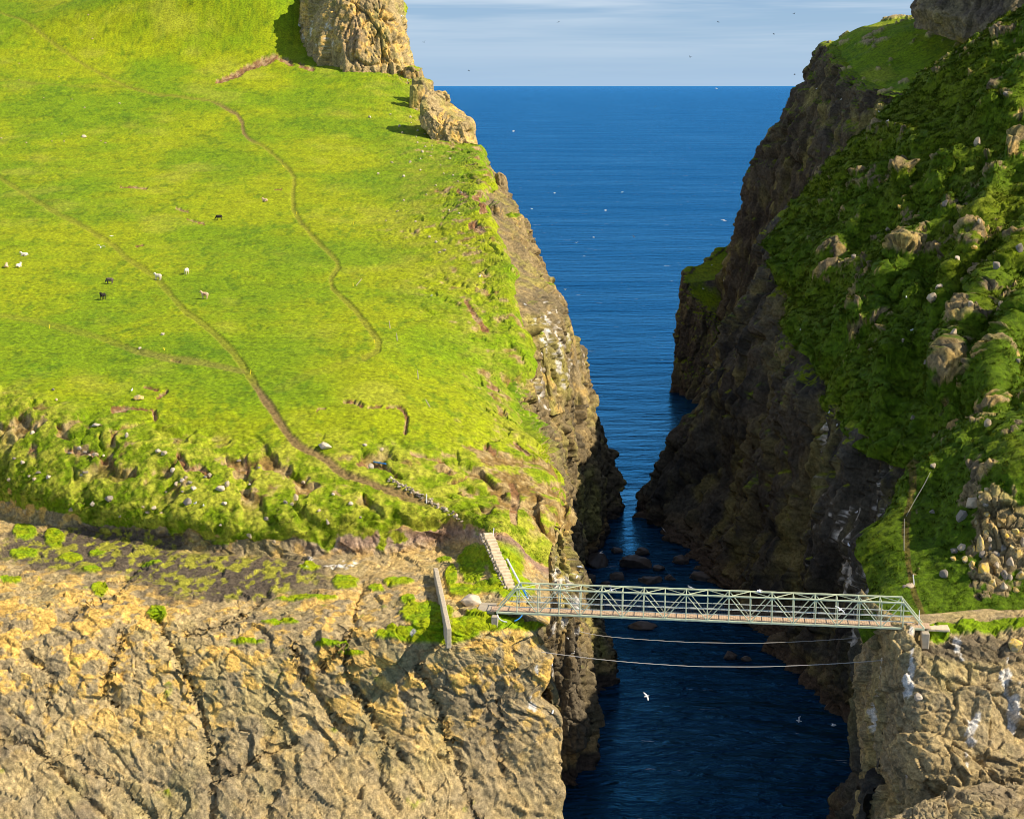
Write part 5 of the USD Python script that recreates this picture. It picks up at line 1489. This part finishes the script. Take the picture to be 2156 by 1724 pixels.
def scatter(name, label, net, weight, count, seed, scale=(.8, 1.5), mats=None):
    """Grass tufts over a land surface, as many as could not be counted."""
    r = np.random.default_rng(seed)
    V = net.V
    e1, e2 = V[1:, :-1] - V[:-1, :-1], V[:-1, 1:] - V[:-1, :-1]
    area = np.linalg.norm(np.cross(e1, e2), axis=-1)
    w = (area * weight[:-1, :-1] * ((net.px > -40) & (net.px < W0 + 40) & (net.py > -40) & (net.py < H0 + 40))[:-1, :-1]).ravel()
    k = r.choice(len(w), count, p=w / w.sum())
    i, j = np.unravel_index(k, area.shape)
    p = V[i, j] + e1[i, j] * r.random((count, 1)) + e2[i, j] * r.random((count, 1))
    nrm = net.N[i, j] * .5 + np.array([0, 0, .8])
    nrm /= np.linalg.norm(nrm, axis=1, keepdims=True)
    yaw = r.uniform(0, 2 * np.pi, count)
    ax = np.cross(np.array([0, 0, 1.0]), nrm); sn = np.linalg.norm(ax, axis=1); an = np.arctan2(sn, nrm[:, 2]); ax /= np.maximum(sn, 1e-9)[:, None]
    qa = np.concatenate([np.cos(an / 2)[:, None], ax * np.sin(an / 2)[:, None]], 1)
    qb = np.stack([np.cos(yaw / 2), 0 * yaw, 0 * yaw, np.sin(yaw / 2)], 1)
    q = np.stack([qa[:, 0] * qb[:, 0] - qa[:, 3] * qb[:, 3], qa[:, 1] * qb[:, 0] + qa[:, 2] * qb[:, 3], qa[:, 2] * qb[:, 0] - qa[:, 1] * qb[:, 3], qa[:, 0] * qb[:, 3] + qa[:, 3] * qb[:, 0]], 1)
    s_ = r.uniform(*scale, (count, 1)) * np.array([[1, 1, 1.0]]) * (net.dep[i, j] / 145.0)[:, None] ** .6
    pi = UsdGeom.PointInstancer.Define(stage, numbered('/World', name))
    for c in range(6):
        tv = tuft_mesh(seed * 10 + c)
        tm = usdkit.mesh(stage, f'{pi.GetPath()}/tuft_{c:03d}' if c else f'{pi.GetPath()}/tuft', tv, (mats or TM)[(0, 1, 2, 0, 1, 0)[c]])
        nn = tv[0] * np.array([1.2, 1.2, 0]) + np.array([0, 0, 1.0])
        tm.CreateNormalsAttr(Vt.Vec3fArray.FromNumpy((nn / np.linalg.norm(nn, axis=1, keepdims=True)).astype(np.float32)))
        tm.SetNormalsInterpolation('vertex')
    pi.CreatePrototypesRel().SetTargets([Sdf.Path(f'{pi.GetPath()}/tuft_{c:03d}' if c else f'{pi.GetPath()}/tuft') for c in range(6)])
    pi.CreateProtoIndicesAttr(Vt.IntArray.FromNumpy(r.integers(0, 6, count).astype(np.int32)))
    pi.CreatePositionsAttr(Vt.Vec3fArray.FromNumpy(p.astype(np.float32)))
    pi.CreateScalesAttr(Vt.Vec3fArray.FromNumpy(s_.astype(np.float32)))
    pi.CreateOrientationsAttr(Vt.QuathArray([Gf.Quath(float(a), float(b), float(c_), float(d)) for a, b, c_, d in q]))
    tag(pi, label, 'grass', kind='stuff')


scatter('grass_tufts', 'straw and green grass tufts along the lower edge of the left turf bank', lh, turf_mask * (1 - soilm) * np.exp(-((U - 7.0) / .35) ** 2), 1500, 5, (.7, 1.2))
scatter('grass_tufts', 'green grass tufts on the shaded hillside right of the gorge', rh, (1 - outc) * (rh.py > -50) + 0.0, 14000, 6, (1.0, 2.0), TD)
